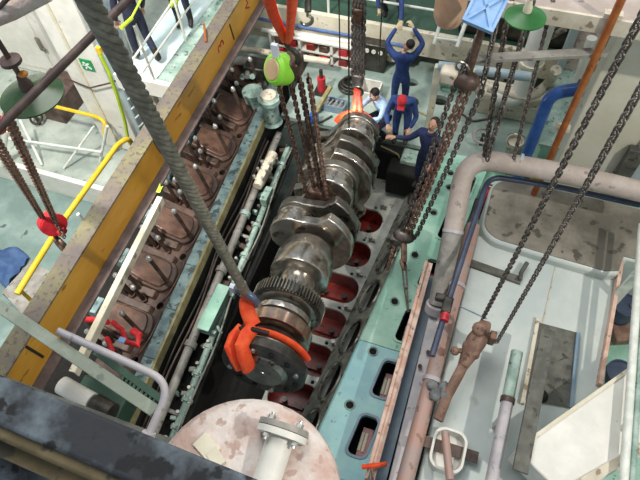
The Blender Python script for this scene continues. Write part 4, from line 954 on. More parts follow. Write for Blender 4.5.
c = U(36, 118, -.8); MB().ring(c, (.2, -.5, .8), .14, .03, 18, 6).build('wheel', 'steel_dark', px_); MB().cyl(c, c - V((0, 0, .2)), .04, n=8).build('stem', 'steel_dark', px_); MB().box(c + V((-.05, .15, -.08)), (.3, .2, .16)).build('body', 'grey_pipe', px_, bevel=.03)
MB_ = MB().span((-10.2, 6.9, -1.0), (-9.3, 8.0, -.4)); tag(MB_.build('shade_block', 'brown_pipe', bevel=.02), 'brown block standing in for the dark shadow left of the white column', 'shade block')  # dark shadow left of the column, put in as a brown block

# ============================================================ forward end: pumps, pipes, rack, posts
PM = thing('cream_pump', (-3.9, 8.75, 0), 'pale green cream pump cylinder with rim behind the cylinder bank', 'pump')
c = U(272, 118, 0)
MB().lathe(V((c.x, c.y, -.1)), (0, 0, 1), [(0, .22), (.05, .17), (.55, .165), (.58, .23), (.68, .23), (.70, .19)], 28).build('casing', 'pale_green', PM)
MB().lathe(V((c.x, c.y, .60)), (0, 0, 1), [(0, .17), (.06, .16), (.07, .05)], 20).build('cap', 'cream_dirty', PM)
c2 = U(254, 100, .1); tag(MB().lathe(V((c2.x, c2.y, -.1)), (0, 0, 1), [(0, .19), (.35, .19), (.38, .22), (.46, .22), (.48, .15)], 24).build('filter_pot', 'pale_green'), 'short pale green filter pot left of the taller pump', 'filter')
MV = thing('machinery_cluster', (-4.2, 9.4, 0), 'dark oily pump machinery between the filter pot and cream platform', 'machine part')
q = U(258, 72, .3)
MB().box(q, (.5, .4, .5)).build('housing', 'steel_dark', MV, bevel=.04)
for i in range(5): MB().cyl(q + V((-.25 + .12 * i, -.22, random.uniform(-.2, .2))), q + V((-.2 + .12 * i, -.35, random.uniform(-.1, .3))), .06, n=10).build('fitting', random.choice(['pale_green', 'steel_dull', 'grey_pipe']), MV)
MB().span((q.x - .2, q.y - .15, -.05), (q.x + .2, q.y + .15, .1)).build('foot', 'pale_green', MV)
for i, (pa_, pb_, r, m_, lab) in enumerate([((232, 47), (330, 62), .07, 'cream_dirty', 'cream horizontal pipe in front of the platform beam'), ((222, 58), (275, 66), .10, 'grey_pipe', 'grey short pipe behind the far studs'), ((262, 30), (352, 42), .05, 'white_paint', 'white pipe under the blue stripe of the platform beam')]):
    z = .45 if i < 2 else .6
    tag(MB().cyl(U(*pa_, z), U(*pb_, z), r, n=12).build('cross_pipe', m_), lab, 'pipe')
RK = thing('parts_rack', (-3.3, 9.7, 0), 'white framed parts rack with red boxes under the platform edge', 'rack')
rx0, rx1, ry, = -4.9, -2.75, 9.62
for x in (rx0, -4.2, -3.45, rx1): MB().span((x - .03, ry - .12, 0), (x + .03, ry + .14, .56)).build('upright', 'white_paint', RK)
for z in (.02, .29, .56): MB().span((rx0, ry - .12, z - .02), (rx1, ry + .14, z + .02)).build('shelf', 'white_paint', RK)
k = 0
for x in (-4.7, -4.4, -3.95, -3.65, -3.2, -2.95):
    for z in (.04, .31):
        k += 1
        nth = ['first', 'second', 'third', 'fourth', 'fifth', 'last'][(k - 1) // 2]
        tag(MB().box((x, ry, z + .08), (.2, .2, .16)).build('parts_box', ['oxide_red', 'red_paint', 'chain_brown'][k % 3], bevel=.01), ['dark red', 'bright red', 'brown'][k % 3] + ' box on the ' + ('upper' if z > .2 else 'lower') + ' shelf of the white rack, ' + nth + ' from the left', 'box', 'boxes in the parts rack')
HYD = thing('red_jack', U(323, 82, 0), 'small red jack standing behind the far chain falls', 'jack')
c = U(322, 92, 0); MB().cyl(c, c + V((0, 0, .4)), .09, n=12).build('body', 'red_paint', HYD); MB().cyl(c + V((0, 0, .4)), c + V((0, 0, .6)), .04, n=10).build('ram', 'steel_dark', HYD); MB().box(c + V((0, 0, .03)), (.3, .3, .06)).build('base', 'steel_dark', HYD)
YS_ = MB().bar(U(316, 112, .05), U(331, 86, .55), .09, .05); tag(YS_.build('yellow_lever', 'rail_yellow'), 'dull yellow lever leaning against the red jack', 'lever')
BJ = MB().box(U(314, 118, .12), (.18, .14, .24)); BJ.cyl(U(314, 118, .2), U(314, 118, .34), .05, n=10); tag(BJ.build('blue_can', 'blue_pipe', bevel=.03), 'small blue can on the deck beside the hanging brown chains', 'can')
WB = thing('white_bin', U(372, 100, 0), 'white open box on the deck behind the orange far sling', 'box')
c = U(370, 98, 0); 
for dx, dy, sx, sy in ((-.2, 0, .03, .42), (.2, 0, .03, .42), (0, -.2, .42, .03), (0, .2, .42, .03)): MB().box(c + V((dx, dy, .16)), (sx, sy, .32)).build('side', 'white_paint', WB)
MB().box(c + V((0, 0, .02)), (.4, .4, .03)).build('bottom', 'grey_pipe', WB)
# platform rail posts
PR = thing('platform_rail', (-2.5, 9.9, 1.0), 'white post and rail fence on the forward platform', 'railing')
for px in (329, 400):
    b = UY(px, 22, 9.97); MB().cyl((b.x, 9.97, 1.0), (b.x, 9.97, 2.05), .03, n=8).build('post', 'white_rail', PR)
MB().cyl((-6.5, 9.97, 1.5), (-.9, 9.97, 1.5), .025, n=8).build('mid_rail', 'white_rail', PR); MB().cyl((-6.5, 9.97, 2.05), (-.9, 9.97, 2.05), .028, n=8).build('top_rail', 'white_rail', PR)
tag(MB().m('deck_green').lathe((-3.7, 11.0, 1.0), (0, 0, 1), [(0, .3), (.8, .3), (.85, .2)], 20).build('green_drum'), 'green drum standing on the forward platform behind the rail', 'drum')

# starboard forward: cream pole, pale pipe, column, vertical pipes
CP = thing('cream_pole', U(427, 126, 0), 'cream square pole with pale pipe arm standing on the forward deck', 'pole')
b = U(428, 128, 0); tpt = UY(419, 62, b.y)
MB().bar(b, V((b.x, b.y, tpt.z)), .12, .12).build('pole', 'cream', CP, bevel=.01)
MB().cyl(V((b.x, b.y, tpt.z)), V((b.x + 1.6, b.y + .1, tpt.z + .05)), .085, n=14).build('pipe_arm', 'casing_blue', CP)
MB().cyl(V((b.x + .6, b.y + .03, tpt.z)), V((b.x + .66, b.y + .03, tpt.z)), .1, n=14).build('pipe_band', 'cream', CP)
CPp = thing('cream_pipe', U(520, 100, .6), 'cream lagged pipe with elbow running towards the starboard side', 'pipe')
MB().tube(rounded([U(478, 84, .7), U(505, 92, .7), U(530, 98, .7), U(547, 86, .7), U(556, 70, 1.4)], .3), .10, 14).build('pipe_run', 'cream_dirty', CPp)
MB().span(U(500, 91, .7) + V((-.04, -.04, -.7)), U(500, 91, .7) + V((.04, .04, -.05))).build('stand', 'cream_dirty', CPp)
tag(MB().span((-.2, 9.0, 0), (1.2, 9.6, .4)).build('cream_locker', 'cream_dirty', bevel=.02), 'low cream locker behind the slanting chain hoist', 'locker')
DKM = thing('dark_machinery', (.4, 10.6, 1.0), 'dark machinery block with pipes on the platform behind the chain hoist', 'machine part')
MB().span((-.9, 10.1, 1.0), (1.5, 10.9, 1.5)).build('housing', 'steel_dark', DKM, bevel=.05)
for i in range(6): MB().cyl((-.8 + .42 * i, 10.05, 1.2 + .1 * (i % 3)), (-.6 + .42 * i, 10.0, 1.55), .06, n=10).build('fitting', random.choice(['pale_green', 'brown_pipe', 'steel_dull', 'deck_green']), DKM)
# vertical members; base points on the deck
def vert(px, py, z0, px1, py1): 
    a = U(px, py, z0); return a, V((a.x, a.y, UY(px1, py1, a.y).z))
BC = thing('beige_column', (1.9, 7.2, -.25), 'broad beige boxed column behind the two long chains', 'column')
a = U(552, 172, .9); b2 = U(606, 192, .9)
OZ = UY(505, -4, 6.6).z - .07
MB().span((a.x, a.y, -.25), (b2.x + .2, a.y + .35, OZ)).build('column_body', 'beige', BC, bevel=.03)
MB().span((b2.x + .1, a.y - .05, -.25), (b2.x + .5, a.y + .4, OZ)).build('side_panel', 'casing_blue', BC, bevel=.01)
MB().span((b2.x - .02, a.y - .16, 1.0), (b2.x + .22, a.y - .02, 1.9)).build('terminal_box', 'dark_grate', BC, bevel=.01)
a, t_ = vert(549, 160, 2.0, 612, 10)
cpv = thing('copper_pipe', a, 'orange copper pipe rising along the left edge of the beige column', 'pipe')
MB().cyl(a - V((0, 0, 2.2)), V((a.x, a.y, 6.9)), .048, n=12).build('pipe_run', 'copper', cpv)
for z in (2.6, 4.4): MB().box((a.x, a.y + .08, z), (.2, .1, .06)).build('bracket', 'cream', cpv)
BE = thing('blue_pipe', U(530, 150, .5), 'glossy blue pipe with elbow beside the copper pipe', 'pipe')
e0 = U(526, 156, .7); e1 = UY(541, 104, e0.y); e2 = UY(578, 88, e0.y)
MB().tube(rounded([e0 - V((0, 0, .9)), e0, V((e0.x, e0.y, e1.z + .25)), e2 + V((.05, 0, 0))], .3, 8), .10, 16).build('pipe_run', 'blue_pipe', BE)
MB().cyl(e2 - V((.02, 0, 0)), e2 + V((.05, 0, 0)), .13, n=14).build('flange', 'steel_dark', BE)
a, t_ = vert(520, 96, .6, 545, 15)
VPi = thing('white_vertical_pipe', V((a.x, a.y, 0)), 'broad white vertical pipe behind the green lamp shade', 'pipe')
MB().tube(rounded([V((a.x - .5, a.y - .1, .55)), V((a.x, a.y, .55)), V((a.x, a.y, 5.0))], .25), .19, 18).build('pipe_run', 'white_paint', VPi)
MB().cyl((a.x, a.y, 1.4), (a.x, a.y, 1.46), .23, n=18).build('flange', 'cream', VPi)
MB().span((a.x - .5, a.y - .15, 0), (a.x - .4, a.y - .05, .5)).build('stand', 'cream', VPi)
a = U(556, 80, .6)
GC = thing('grey_green_stanchion', V((a.x, a.y, 0)), 'pale beige and blue stanchion between white pipe and copper pipe', 'column')
MB().span((a.x + .05, a.y, 0), (a.x + .55, a.y + .15, 5.5)).build('stanchion_web', 'lagging_pink', GC)
MB().span((a.x - .08, a.y - .05, 0), (a.x + .06, a.y + .2, 5.5)).build('stanchion_flange', 'casing_blue', GC)
tag(MB().cyl(U(584, 76, 1.0) - V((0, 0, 1.0)), UY(592, 38, U(584, 76, 1.0).y), .09, n=14).build('white_bottle', 'white_paint'), 'slim white gas bottle behind the copper pipe', 'bottle')
MBX = thing('mint_locker', (1.55, 8.7, 0), 'mint green locker with sloped lid between blue and copper pipes', 'locker')
lkq = (1.2, 8.5, 2.0, 9.4)
MB().hexa([(1.2, 8.0, 0), (2.1, 8.0, 0), (2.1, 9.7, 0), (1.2, 9.7, 0)], [(1.2, 8.0, .5), (2.1, 8.0, .5), (2.1, 9.7, .85), (1.2, 9.7, .85)]).build('body', 'mint', MBX, bevel=.03)
MB().hexa([(1.15, 7.95, .50), (2.15, 7.95, .50), (2.15, 9.75, .86), (1.15, 9.75, .86)], [(1.15, 7.95, .55), (2.15, 7.95, .55), (2.15, 9.75, .91), (1.15, 9.75, .91)]).build('lid', 'pale_green', MBX)
MB().tube([(1.2, 8.1, .45), (1.5, 8.05, .5), (1.9, 8.1, .42)], .02, 8).build('handle', 'rail_yellow', MBX)
tag(MB().bar(D(470, 59, 6.8), D(606, 52, 6.8), .13, .05).build('grey_cross_bar', 'grey_pipe', bevel=.006), 'grey flat bar spanning across the chains at upper right', 'bar')
OPf = thing('overhead_platform', (2.4, 5.9, 4.4), 'beige overhead platform edge with ribs along the top right', 'platform')
o0, o1 = UY(505, -4, 6.6), UY(660, 28, 6.6)
MB().span((o0.x, 6.3, o0.z - .02), (4.2, 8.0, o0.z + .12)).build('platform_edge', 'lagged_pipe', OPf)
MB().span((o0.x, 6.26, o0.z - .06), (4.2, 6.3, o0.z + .14)).build('edge_angle', 'cream_dirty', OPf)
pl = D(525, 18, 5.3)
PL2 = pendant('pendant_lamp', pl, .195, 'bright green round pendant lamp at the top right', m='bright_green')
MB().cyl(pl + V((0, 0, .2)), pl + V((0, 0, 1.6)), .02, n=8).build('stem', 'steel_dark', PL2)
for pth, lab in (([D(536, -10, 6.4), D(487, 160, 7.9)], 'dark double chain hanging left of the white vertical pipe'), ([D(514, -10, 6.6), D(505, 30, 6.9), D(484, 158, 8.0)], 'dark chain hanging under the bright green lamp'), ([D(553, 0, 6.6), D(514, 158, 7.9)], 'thin chain hanging in front of the white vertical pipe')):
    t = thing('hanging_chain', pth[-1], lab, 'chain'); chain_joined(t, pth, .075 if 'thin' not in lab else .05, .014 if 'thin' not in lab else .011, 'chain_dark')
TB = D(446, -8, 7.2)
tag(MB().lathe(D(447, 27, 7.3) + V((0, 0, 0)), (0, 0, 1), [(0, .02), (.03, .1), (.08, .16), (.17, .195), (.3, .2), (2.0, .2)], 28).build('tan_vessel', 'tan_lagging', angle=60), 'tan rounded bottle shaped vessel hanging at the top centre right', 'vessel')
c = D(486, 8, 6.2); vd = (c - CAMP).normalized(); sx_, ux_ = frame_from(vd)
Rm = Matrix((sx_, vd, ux_)).transposed() @ Matrix.Rotation(R(14), 3, 'Y') @ Matrix.Rotation(R(-20), 3, 'X')
BX = thing('blue_ribbed_panel', c - V((0, 0, .25)), 'light blue cross ribbed panel above the suspension rod at the top', 'panel')
MB().box(c, (.36, .08, .46), Rm).build('panel', 'crate_blue', BX, bevel=.015)
for sg_ in (-1, 1): MB().box(c + Rm @ V((0, -.05, 0)), (.035, .03, .50), Rm @ Matrix.Rotation(R(36 * sg_), 3, 'Y')).build('cross_rib', 'crate_blue', BX)
for sg_ in (-1, 1): MB().box(c + Rm @ V((.17 * sg_, -.05, 0)), (.03, .035, .46), Rm).build('side_rib', 'crate_blue', BX)
for sg_ in (-1, 1): MB().box(c + Rm @ V((0, -.05, .215 * sg_)), (.31, .035, .03), Rm).build('end_rib', 'crate_blue', BX)
lr = thing('white_ladder', D(462, 45, 9.4), 'white ladder rail with rungs next to the tan vessel', 'ladder')
MB().cyl(D(457, 47, 9.4), D(478, -12, 9.2), .035, n=8).build('stile', 'white_rail', lr); MB().cyl(D(434, 44, 9.4), D(452, -16, 9.2), .03, n=8).build('stile', 'white_rail', lr)
for t in (.1, .45, .8): MB().cyl(D(457, 47, 9.4).lerp(D(478, -12, 9.2), t), D(434, 44, 9.4).lerp(D(452, -16, 9.2), t), .025, n=8).build('rung', 'white_rail', lr)
HW = thing('handwheel', U(483, 138, 0), 'grey valve handwheel on the deck left of the blue pipe', 'handwheel')
c = U(483, 136, .25); MB().ring(c, (0, 0, 1), .19, .025, 24, 8).build('rim', 'grey_pipe', HW); MB().cyl(c - V((0, 0, .25)), c + V((0, 0, .05)), .035, n=10).build('spindle', 'steel_dark', HW)
for a in range(4): MB().cyl(c, c + V((.19 * math.cos(a * 1.57 + .5), .19 * math.sin(a * 1.57 + .5), 0)), .016, n=6).build('spoke', 'grey_pipe', HW)
c = U(487, 196, .4); RV = thing('red_valve', c - V((0, 0, .6)), 'red valve body seen under the bend of the lagged pipe', 'valve')
MB().box(c, (.24, .26, .26)).build('body', 'red_paint', RV, bevel=.04); MB().cyl(c - V((0, 0, .65)), c, .07, n=10).build('riser', 'red_paint', RV); MB().ring(c + V((0, 0, .2)), (0, 0, 1), .1, .02, 16, 6).build('wheel', 'red_paint', RV)
DKP = thing('black_riser', U(462, 250, 0), 'dark pipe standing between the lagged pipe and the navy pipe', 'pipe')
MB().cyl(U(455, 272, .2), U(478, 200, .2), .06, n=10).build('pipe_run', 'steel_dark', DKP); MB().cyl(U(463, 268, .2), U(486, 210, .2), .05, n=10).build('side_run', 'rust_brown', DKP)
MB().span(U(466, 236, .2) + V((-.05, -.05, -.45)), U(466, 236, .2) + V((.05, .05, 0))).build('stand', 'steel_dark', DKP)
# blue drums beyond the casing
for (px, py, lab) in ((629, 292, 'dark blue drum behind the right end of the pale casing, farther one'), (624, 360, 'dark blue drum behind the right end of the pale casing, nearer one')):
    c = U(px, py, .75) + V((.05, -.1, 0)); t = thing('blue_drum', V((c.x, c.y, -.25)), lab, 'drum', 'blue drums')
    MB().lathe(V((c.x, c.y, -.25)), (0, 0, 1), [(0, .2), (.26, .2), (.28, .21), (.30, .2), (.52, .2), (.54, .21), (.56, .2), (.8, .2), (.8, .18), (.78, .17)], 28).build('barrel', 'navy_pipe', t)
    MB().cyl(V((c.x + .08, c.y, .53)), V((c.x + .08, c.y, .57)), .035, n=10).build('bung', 'steel_dull', t)
c = U(622, 328, .1); tag(MB().box(c, (.4, .5, .2), Matrix.Rotation(.4, 3, 'Z')).box(c + V((.1, .4, .02)), (.25, .3, .2)).build('brown_scrap', 'hook_rust', bevel=.03), 'rusty brown scrap parts lying between the blue drums', 'scrap')

# ============================================================ people
def skin_mesh(nodes, edges, root, sub=1):
    me = bpy.data.meshes.new('body'); names = list(nodes); idx = {n: i for i, n in enumerate(names)}
    me.from_pydata([nodes[n][0] for n in names], [(idx[a], idx[b]) for a, b in edges], [])
    o = bpy.data.objects.new('tmp', me); COL.objects.link(o)
    o.modifiers.new('skin', 'SKIN').use_smooth_shade = True
    sv = me.skin_vertices[0].data
    for n in names:
        r = nodes[n][1]; sv[idx[n]].radius = r if isinstance(r, tuple) else (r, r); sv[idx[n]].use_root = (n == root)
    md = o.modifiers.new('sub', 'SUBSURF'); md.levels = sub; md.render_levels = sub
    out = bpy.data.meshes.new_from_object(o.evaluated_get(bpy.context.evaluated_depsgraph_get()))
    bpy.data.objects.remove(o); bpy.data.meshes.remove(me); return out
def person(label, feet, yaw, pose, cloth, hair='hair', cap=None, lower=None, scale=1.0, hands='skin', legs_only=False):
    J = dict(pelvis=(0, 0, .95), waist=(0, .0, 1.08), chest=(0, .01, 1.28), upchest=(0, 0, 1.40), neck=(0, .01, 1.49), neck2=(0, .02, 1.545), head=(0, .03, 1.63),
             sh_l=(-.185, 0, 1.40), el_l=(-.26, .02, 1.12), wr_l=(-.25, .14, .90), sh_r=(.185, 0, 1.40), el_r=(.26, .02, 1.12), wr_r=(.25, .14, .90),
             hip_l=(-.095, 0, .90), kn_l=(-.11, .03, .50), an_l=(-.11, -.02, .10), toe_l=(-.12, .15, .05), hip_r=(.095, 0, .90), kn_r=(.11, .03, .50), an_r=(.11, -.02, .10), toe_r=(.12, .15, .05))
    J.update(pose); J = {k: V(v) * scale for k, v in J.items()}
    rad = dict(pelvis=.145, waist=.13, chest=.15, upchest=.125, neck=.06, neck2=.055, sh_l=.075, sh_r=.075, el_l=.055, el_r=.055, wr_l=.038, wr_r=.038, hip_l=.1, hip_r=.1, kn_l=.075, kn_r=.075, an_l=.06, an_r=.06, toe_l=.045, toe_r=.045)
    nodes = {k: (J[k], rad[k] * scale) for k in rad}
    E_ = [('pelvis', 'waist'), ('waist', 'chest'), ('chest', 'upchest'), ('upchest', 'neck'), ('neck', 'neck2')]
    for s in 'lr': E_ += [('upchest', 'sh_' + s), ('sh_' + s, 'el_' + s), ('el_' + s, 'wr_' + s), ('pelvis', 'hip_' + s), ('hip_' + s, 'kn_' + s), ('kn_' + s, 'an_' + s), ('an_' + s, 'toe_' + s)]
    me = skin_mesh(nodes, E_, 'pelvis')
    mats_ = [cloth, 'skin', 'boot', hands, lower or cloth]
    mb = MB(); [mb.m(x) for x in mats_]
    bm_f = []
    for p in me.polygons:
        c = p.center; best = 'chest'
        best = min(J, key=lambda k: (c - J[k]).length)
        z = 0
        if best in ('neck2', 'head'): z = 1
        elif best.startswith(('toe', 'an_')): z = 2
        elif best.startswith(('pelvis', 'hip', 'kn')): z = 4
        bm_f.append(z)
    b0 = len(mb.v); mb.v += [v.co.copy() for v in me.vertices]
    for p, z in zip(me.polygons, bm_f): mb.f.append([b0 + i for i in p.vertices]); mb.mi.append(mats_.index(mats_[z]))
    bpy.data.meshes.remove(me)
    # head: ovoid with jaw, nose and ears, along the neck-to-head direction
    hd = (J['head'] - J['neck2']).normalized(); fw = V(pose.get('_face', (0, 1, 0))); fw = (fw - hd * fw.dot(hd)).normalized(); rt = fw.cross(hd)
    Mh = Matrix((rt, fw, hd)).transposed(); hc = J['head'] + hd * .02
    def hp(x, y, z): return hc + Mh @ V((x * scale, y * scale, z * scale))
    tmp = MB().ball((0, 0, 0), (.078, .098, .118), 16, 12)
    mb.cur = mb.mats.index('skin')
    pts = []
    for p in tmp.v:
        q = p.copy()
        if q.z < 0: q.x *= 1 + q.z * 1.9; q.y = q.y * (1 + q.z * 1.2) + .006
        pts.append(hp(*q))
    mb.add(pts, tmp.f)
    tn = MB().ball((0, .1, -.012), (.014, .022, .024), 8, 6); mb.add([hp(*p) for p in tn.v], tn.f)
    for sx in (-1, 1):
        te = MB().ball((.08 * sx, -.005, -.005), (.012, .022, .034), 8, 6); mb.add([hp(*p) for p in te.v], te.f)
    # hands: palm and five bent fingers
    mb.cur = mb.mats.index(hands)
    for s in 'lr':
        w = J['wr_' + s]; d = (w - J['el_' + s]).normalized(); s2, u2 = frame_from(d, (0, 0, 1)); sg_ = 1 if s == 'l' else -1
        mb.tube([w - d * .02, w + d * .03, w + d * .085], [.026 * scale, .04 * scale, .038 * scale], 8, r2=.5, up=u2)
        for k, (o_, L_) in enumerate(((-.03, .062), (-.01, .075), (.01, .070), (.03, .055))):
            b_ = w + d * .08 + s2 * o_; mb.tube([b_, b_ + d * L_ * .55 - u2 * .008, b_ + d * L_ * .85 - u2 * .035, b_ + d * L_ * .85 - u2 * .055], [.0095, .0095, .0085, .007], 6)
        b_ = w + d * .03 + s2 * .03 * sg_; mb.tube([b_, b_ + d * .03 + s2 * .03 * sg_, b_ + d * .06 + s2 * .035 * sg_ - u2 * .01], [.011, .011, .009], 6)
    Mw = Matrix.Translation(V(feet)) @ Matrix.Rotation(yaw, 4, 'Z')
    t = thing('person', V(feet), label, 'person')
    def W(m): m.v = [Mw @ p for p in m.v]; return m
    W(mb).build('body', None, t, angle=75)
    if cap:
        c_ = MB().ball((0, -.012, .045), (.088, .106, .085), 14, 8); c2_ = MB().box((0, .11, .05), (.13, .1, .012)); m_ = MB()
        m_.add([hp(*p) for p in c_.v], c_.f); m_.add([hp(*p) for p in c2_.v], c2_.f); W(m_).build('cap', cap, t)
    else:
        c_ = MB().ball((0, -.026, .042), (.086, .096, .092), 14, 8); m_ = MB(); m_.add([hp(*p) for p in c_.v], c_.f); W(m_).build('hair', hair, t)
    m_ = MB()
    for sx in (-1, 1):
        e_ = MB().ball((.03 * sx, .088, .012), (.011, .01, .007), 8, 5); m_.add([hp(*p) for p in e_.v], e_.f)
    e_ = MB().box((0, .083, -.055), (.04, .012, .006)); m_.add([hp(*p) for p in e_.v], e_.f)
    W(m_).build('face_features', 'eye', t)
    col = MB().ring(J['neck'] + V((0, 0, -.01)), (J['neck2'] - J['neck']), .066 * scale, .018, 16, 6); W(col).build('collar', cloth, t)
    return t
fa = V((-.72, 6.75, 0))
person('person in navy coverall reaching left and looking up from the rail edge', fa, R(160), dict(
    neck2=(0, 0, 1.545), head=(0, -.03, 1.62), _face=(0, 1, .55), el_r=(.34, .12, 1.22), wr_r=(.52, .30, 1.30), el_l=(-.27, .05, 1.12), wr_l=(-.22, .24, 1.02)), 'coverall_navy')
fb_ = U(400, 141, 0)
person('person in blue coverall with red cap bending at the far end of the crankshaft', fb_, R(185), dict(
    waist=(0, .05, 1.05), chest=(0, .16, 1.22), upchest=(0, .24, 1.31), neck=(0, .31, 1.37), neck2=(0, .35, 1.41), head=(0, .42, 1.47), sh_l=(-.185, .24, 1.31), sh_r=(.185, .24, 1.31),
    el_l=(-.28, .30, 1.02), wr_l=(-.2, .48, .88), el_r=(.27, .34, 1.02), wr_r=(.2, .54, .95), _face=(0, 1, -.1)), 'coverall_blue', cap='cap_red')
fc_ = U(385, 133, 0)
person('dark haired person in pale blue shirt crouching behind the orange far sling', fc_, R(140), dict(
    pelvis=(0, 0, .55), waist=(0, .06, .68), chest=(0, .14, .86), upchest=(0, .2, .97), neck=(0, .24, 1.05), neck2=(0, .26, 1.1), head=(0, .30, 1.18), sh_l=(-.18, .19, .97), sh_r=(.18, .19, .97),
    el_l=(-.26, .34, .80), wr_l=(-.14, .52, .78), el_r=(.26, .36, .80), wr_r=(.16, .54, .80), hip_l=(-.1, .02, .5), hip_r=(.1, .02, .5), kn_l=(-.17, .36, .46), kn_r=(.17, .36, .46), an_l=(-.15, .1, .1), an_r=(.15, .1, .1), toe_l=(-.16, .28, .05), toe_r=(.16, .28, .05)), 'shirt_pale', lower='coverall_dark')
fd_ = U(398, 112, 0)
person('person seen from behind raising both arms towards the platform edge', fd_, R(10), dict(
    head=(.06, .06, 1.62), el_l=(-.34, .12, 1.62), wr_l=(-.18, .26, 1.86), el_r=(.34, .16, 1.62), wr_r=(.12, .30, 1.86), sh_l=(-.2, .02, 1.44), sh_r=(.2, .02, 1.44)), 'coverall_blue', hands='glove')
fe_ = V((-2.3, 10.3, 1.0))
person('person in dark coverall crouching on the platform and reaching down over its edge', fe_, R(180), dict(
    pelvis=(0, 0, .55), waist=(0, .08, .66), chest=(0, .22, .78), upchest=(0, .32, .86), neck=(0, .39, .92), neck2=(0, .42, .96), head=(0, .48, 1.03), sh_l=(-.18, .33, .86), sh_r=(.18, .32, .86),
    el_l=(-.28, .60, .66), wr_l=(-.34, .84, .48), el_r=(.26, .44, .66), wr_r=(.2, .5, .44), hip_l=(-.1, .02, .5), hip_r=(.1, .02, .5), kn_l=(-.19, .30, .46), kn_r=(.19, .30, .46), an_l=(-.16, .02, .1), an_r=(.16, .02, .1), toe_l=(-.17, .2, .05), toe_r=(.17, .2, .05)), 'coverall_blue', lower='coverall_dark', hands='glove')
ff_ = U(150, 62, 2.0)
person('person in navy coverall walking on the gangway behind the white rail', ff_, R(60), dict(kn_l=(-.11, .12, .5), an_l=(-.11, .16, .1), toe_l=(-.12, .33, .05), an_r=(.11, -.2, .12), toe_r=(.12, -.04, .05)), 'coverall_dark')
fg_ = U(186, 25, 2.0)
person('person in dark trousers standing near the lime green rail clamp', fg_, R(200), {}, 'coverall_dark')
# ============================================================ small things on the decks
WL = thing('work_lamp', U(371, 127, .5), 'lit blue white hand lamp held beside the far end of the crankshaft', 'lamp')
wl = fc_ + Matrix.Rotation(R(140), 3, 'Z') @ V((.02, .64, .80))
MB().lathe(wl, V((-.3, -.9, .5)), [(0, .03), (.08, .04), (.10, .08), (.16, .09)], 16).build('housing', 'steel_dark', WL)
lm = bpy.data.materials.new('lamp_lens'); lm.use_nodes = True; lb = lm.node_tree.nodes['Principled BSDF']; lb.inputs['Emission Color'].default_value = (.55, .8, 1, 1); lb.inputs['Emission Strength'].default_value = 6; MATS['lamp_lens'] = lm
MB().lathe(wl + V((-.3, -.9, .5)).normalized() * .155, V((-.3, -.9, .5)), [(0, .085), (.02, .07), (.03, .03)], 16).build('lens', 'lamp_lens', WL)
ld = bpy.data.lights.new('work_lamp_bulb', 'POINT'); ld.energy = 14; ld.color = (.65, .85, 1); ld.shadow_soft_size = .06
lo_ = bpy.data.objects.new('work_lamp_bulb', ld); COL.objects.link(lo_); lo_.location = wl + V((-.3, -.9, .5)).normalized() * .25
HC = thing('hose_coil', U(352, 84, 0), 'coil of black hose on the deck behind the orange far sling', 'hose')
c = U(350, 86, .04)
for i in range(3): MB().ring(c + V((.01 * i, .01 * i, .05 * i)), (.05, .03, 1), .24 - .03 * i, .028, 26, 8).build('hose_turn', 'steel_dark', HC)
BK = thing('oil_bucket', U(521, 142, 0), 'cream oil bucket on the deck right of the handwheel', 'bucket')
c = U(512, 150, 0); MB().lathe(c, (0, 0, 1), [(0, .12), (.26, .16), (.28, .165), (.28, .145), (.2, .14), (.2, .0)], 20).build('pail', 'cream_dirty', BK); MB().ring(c + V((0, .08, .30)), (0, 1, .5), .15, .008, 20, 5).build('bail', 'steel_dull', BK)
EM = thing('electric_motor', U(455, 78, 0), 'small mint green electric motor on the deck left of the hoist block', 'motor')
c = U(452, 80, .22); MB().cyl(c - V((.22, 0, 0)), c + V((.22, 0, 0)), .17, n=20).build('stator', 'mint', EM)
for i in range(7): MB().cyl(c + V((-.18 + .06 * i, 0, 0)), c + V((-.165 + .06 * i, 0, 0)), .185, n=20).build('cooling_fin', 'pale_green', EM)
MB().box(c + V((0, 0, -.17)), (.34, .28, .08)).build('foot', 'mint', EM); MB().cyl(c + V((.22, 0, 0)), c + V((.34, 0, 0)), .04, n=10).build('shaft', 'nut_steel', EM); MB().box(c + V((0, -.02, .19)), (.14, .12, .08)).build('terminal_box', 'pale_green', EM, bevel=.01)
TX = thing('tool_box', U(336, 112, 0), 'open grey tool box with spanners left of the far crankshaft end', 'tool box')
c = U(334, 108, 0)
MB().box(c + V((0, 0, .02)), (.5, .26, .03)).build('bottom', 'grey_pipe', TX)
for dx, dy, sx, sy in ((0, -.13, .5, .02), (0, .13, .5, .02), (-.25, 0, .02, .26), (.25, 0, .02, .26)): MB().box(c + V((dx, dy, .09)), (sx, sy, .17)).build('side', 'slate', TX)
for i in range(4): MB().bar(c + V((-.2 + .1 * i, -.09, .13)), c + V((-.14 + .1 * i, .1, .15)), .03, .012).build('spanner', 'nut_steel', TX)
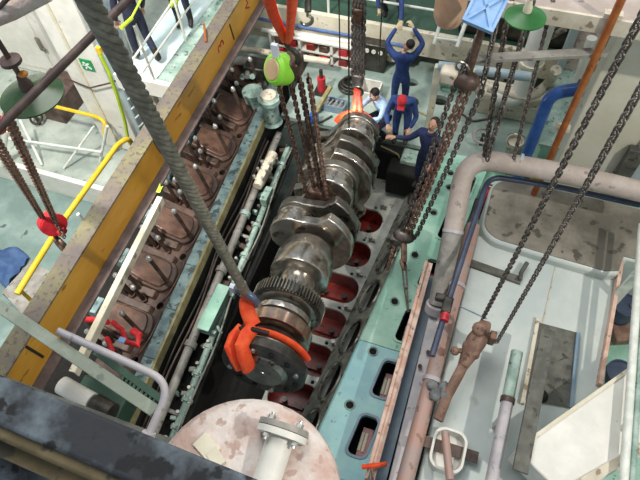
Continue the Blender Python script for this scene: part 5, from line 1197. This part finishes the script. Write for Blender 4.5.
for (p_, m_, lab) in (([(284, 128), (300, 120), (318, 124), (332, 116)], 'steel_dark', 'black hose snaking over the deck behind the hanging brown chains'), ([(405, 118), (412, 108), (420, 112), (436, 120)], 'rail_yellow', 'dull yellow air hose on the deck behind the person with red cap'), ([(448, 118), (462, 112), (470, 122), (492, 118)], 'brown_pipe', 'brown hose on the deck near the handwheel')):
    tag(MB().tube(rounded([U(a, b, .025) for a, b in p_], .3), .022, 8).build('deck_hose', m_), lab, 'hose')
AG = thing('air_line', U(392, 150, 0), 'yellow air line hanging down from the deck edge beside the crouching person', 'hose')
MB().tube(rounded([U(381, 146, .05), U(398, 154, .05), U(400, 160, -.3), U(408, 163, -.1)], .1), .016, 8).build('hose_run', 'rail_yellow', AG)
FF = thing('control_panel', U(372, 66, 0), 'dark control cabinet with gauges below the platform edge', 'cabinet')
c = U(372, 74, 0); MB().box(c + V((0, .2, .35)), (.5, .25, .7)).build('body', 'steel_dark', FF, bevel=.02)
for i in range(3): MB().cyl(c + V((-.15 + .15 * i, .07, .55)), c + V((-.15 + .15 * i, .05, .55)), .05, n=14).build('gauge', 'white_paint', FF)
# greasy fittings in the gap between pipes and pit
GR = thing('pipe_supports', (lx(4, .75), 4, -1.1), 'row of greasy brackets and unions between the oil pipe and the pit', 'bracket')
for i in range(16):
    y = 1.0 + i * .42; x = lx(y, .74 + random.uniform(-.05, .08))
    if 2.8 < y < 3.85: continue
    w_ = random.uniform(.06, .12)
    MB().box((x, y, -.60), (w_ * 1.6, w_, .12), Matrix.Rotation(random.uniform(-.5, .5), 3, 'Z')).build('bracket', random.choice(['pit_grey', 'pale_green', 'rust_brown']), GR, bevel=.01)
    MB().cyl((x + .05, y + .1, -.62), (x + .05, y + .1, -.47), .03, n=8).build('union_nut', random.choice(['nut_steel', 'steel_dull', 'cream_dirty']), GR)
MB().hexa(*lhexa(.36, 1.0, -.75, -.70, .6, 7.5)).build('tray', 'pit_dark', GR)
for k, (u, m_) in enumerate(((.45, 'steel_dark'), (.50, 'brown_pipe'), (1.02, 'pit_grey'))):
    tag(MB().tube([(lx(y, u + .025 * math.sin(y * 2.3 + k)), y, -.30 - .05 * k + .03 * math.sin(y * 3 + k)) for y in [.8 + .25 * i for i in range(27)]], .018, 6).build('cable', m_), ['black cable running along the yellow rail edge of the bank', 'brown cable running along the rail of the bank next to a black one', 'grey cable running along the edge of the dark pit'][k], 'cable')
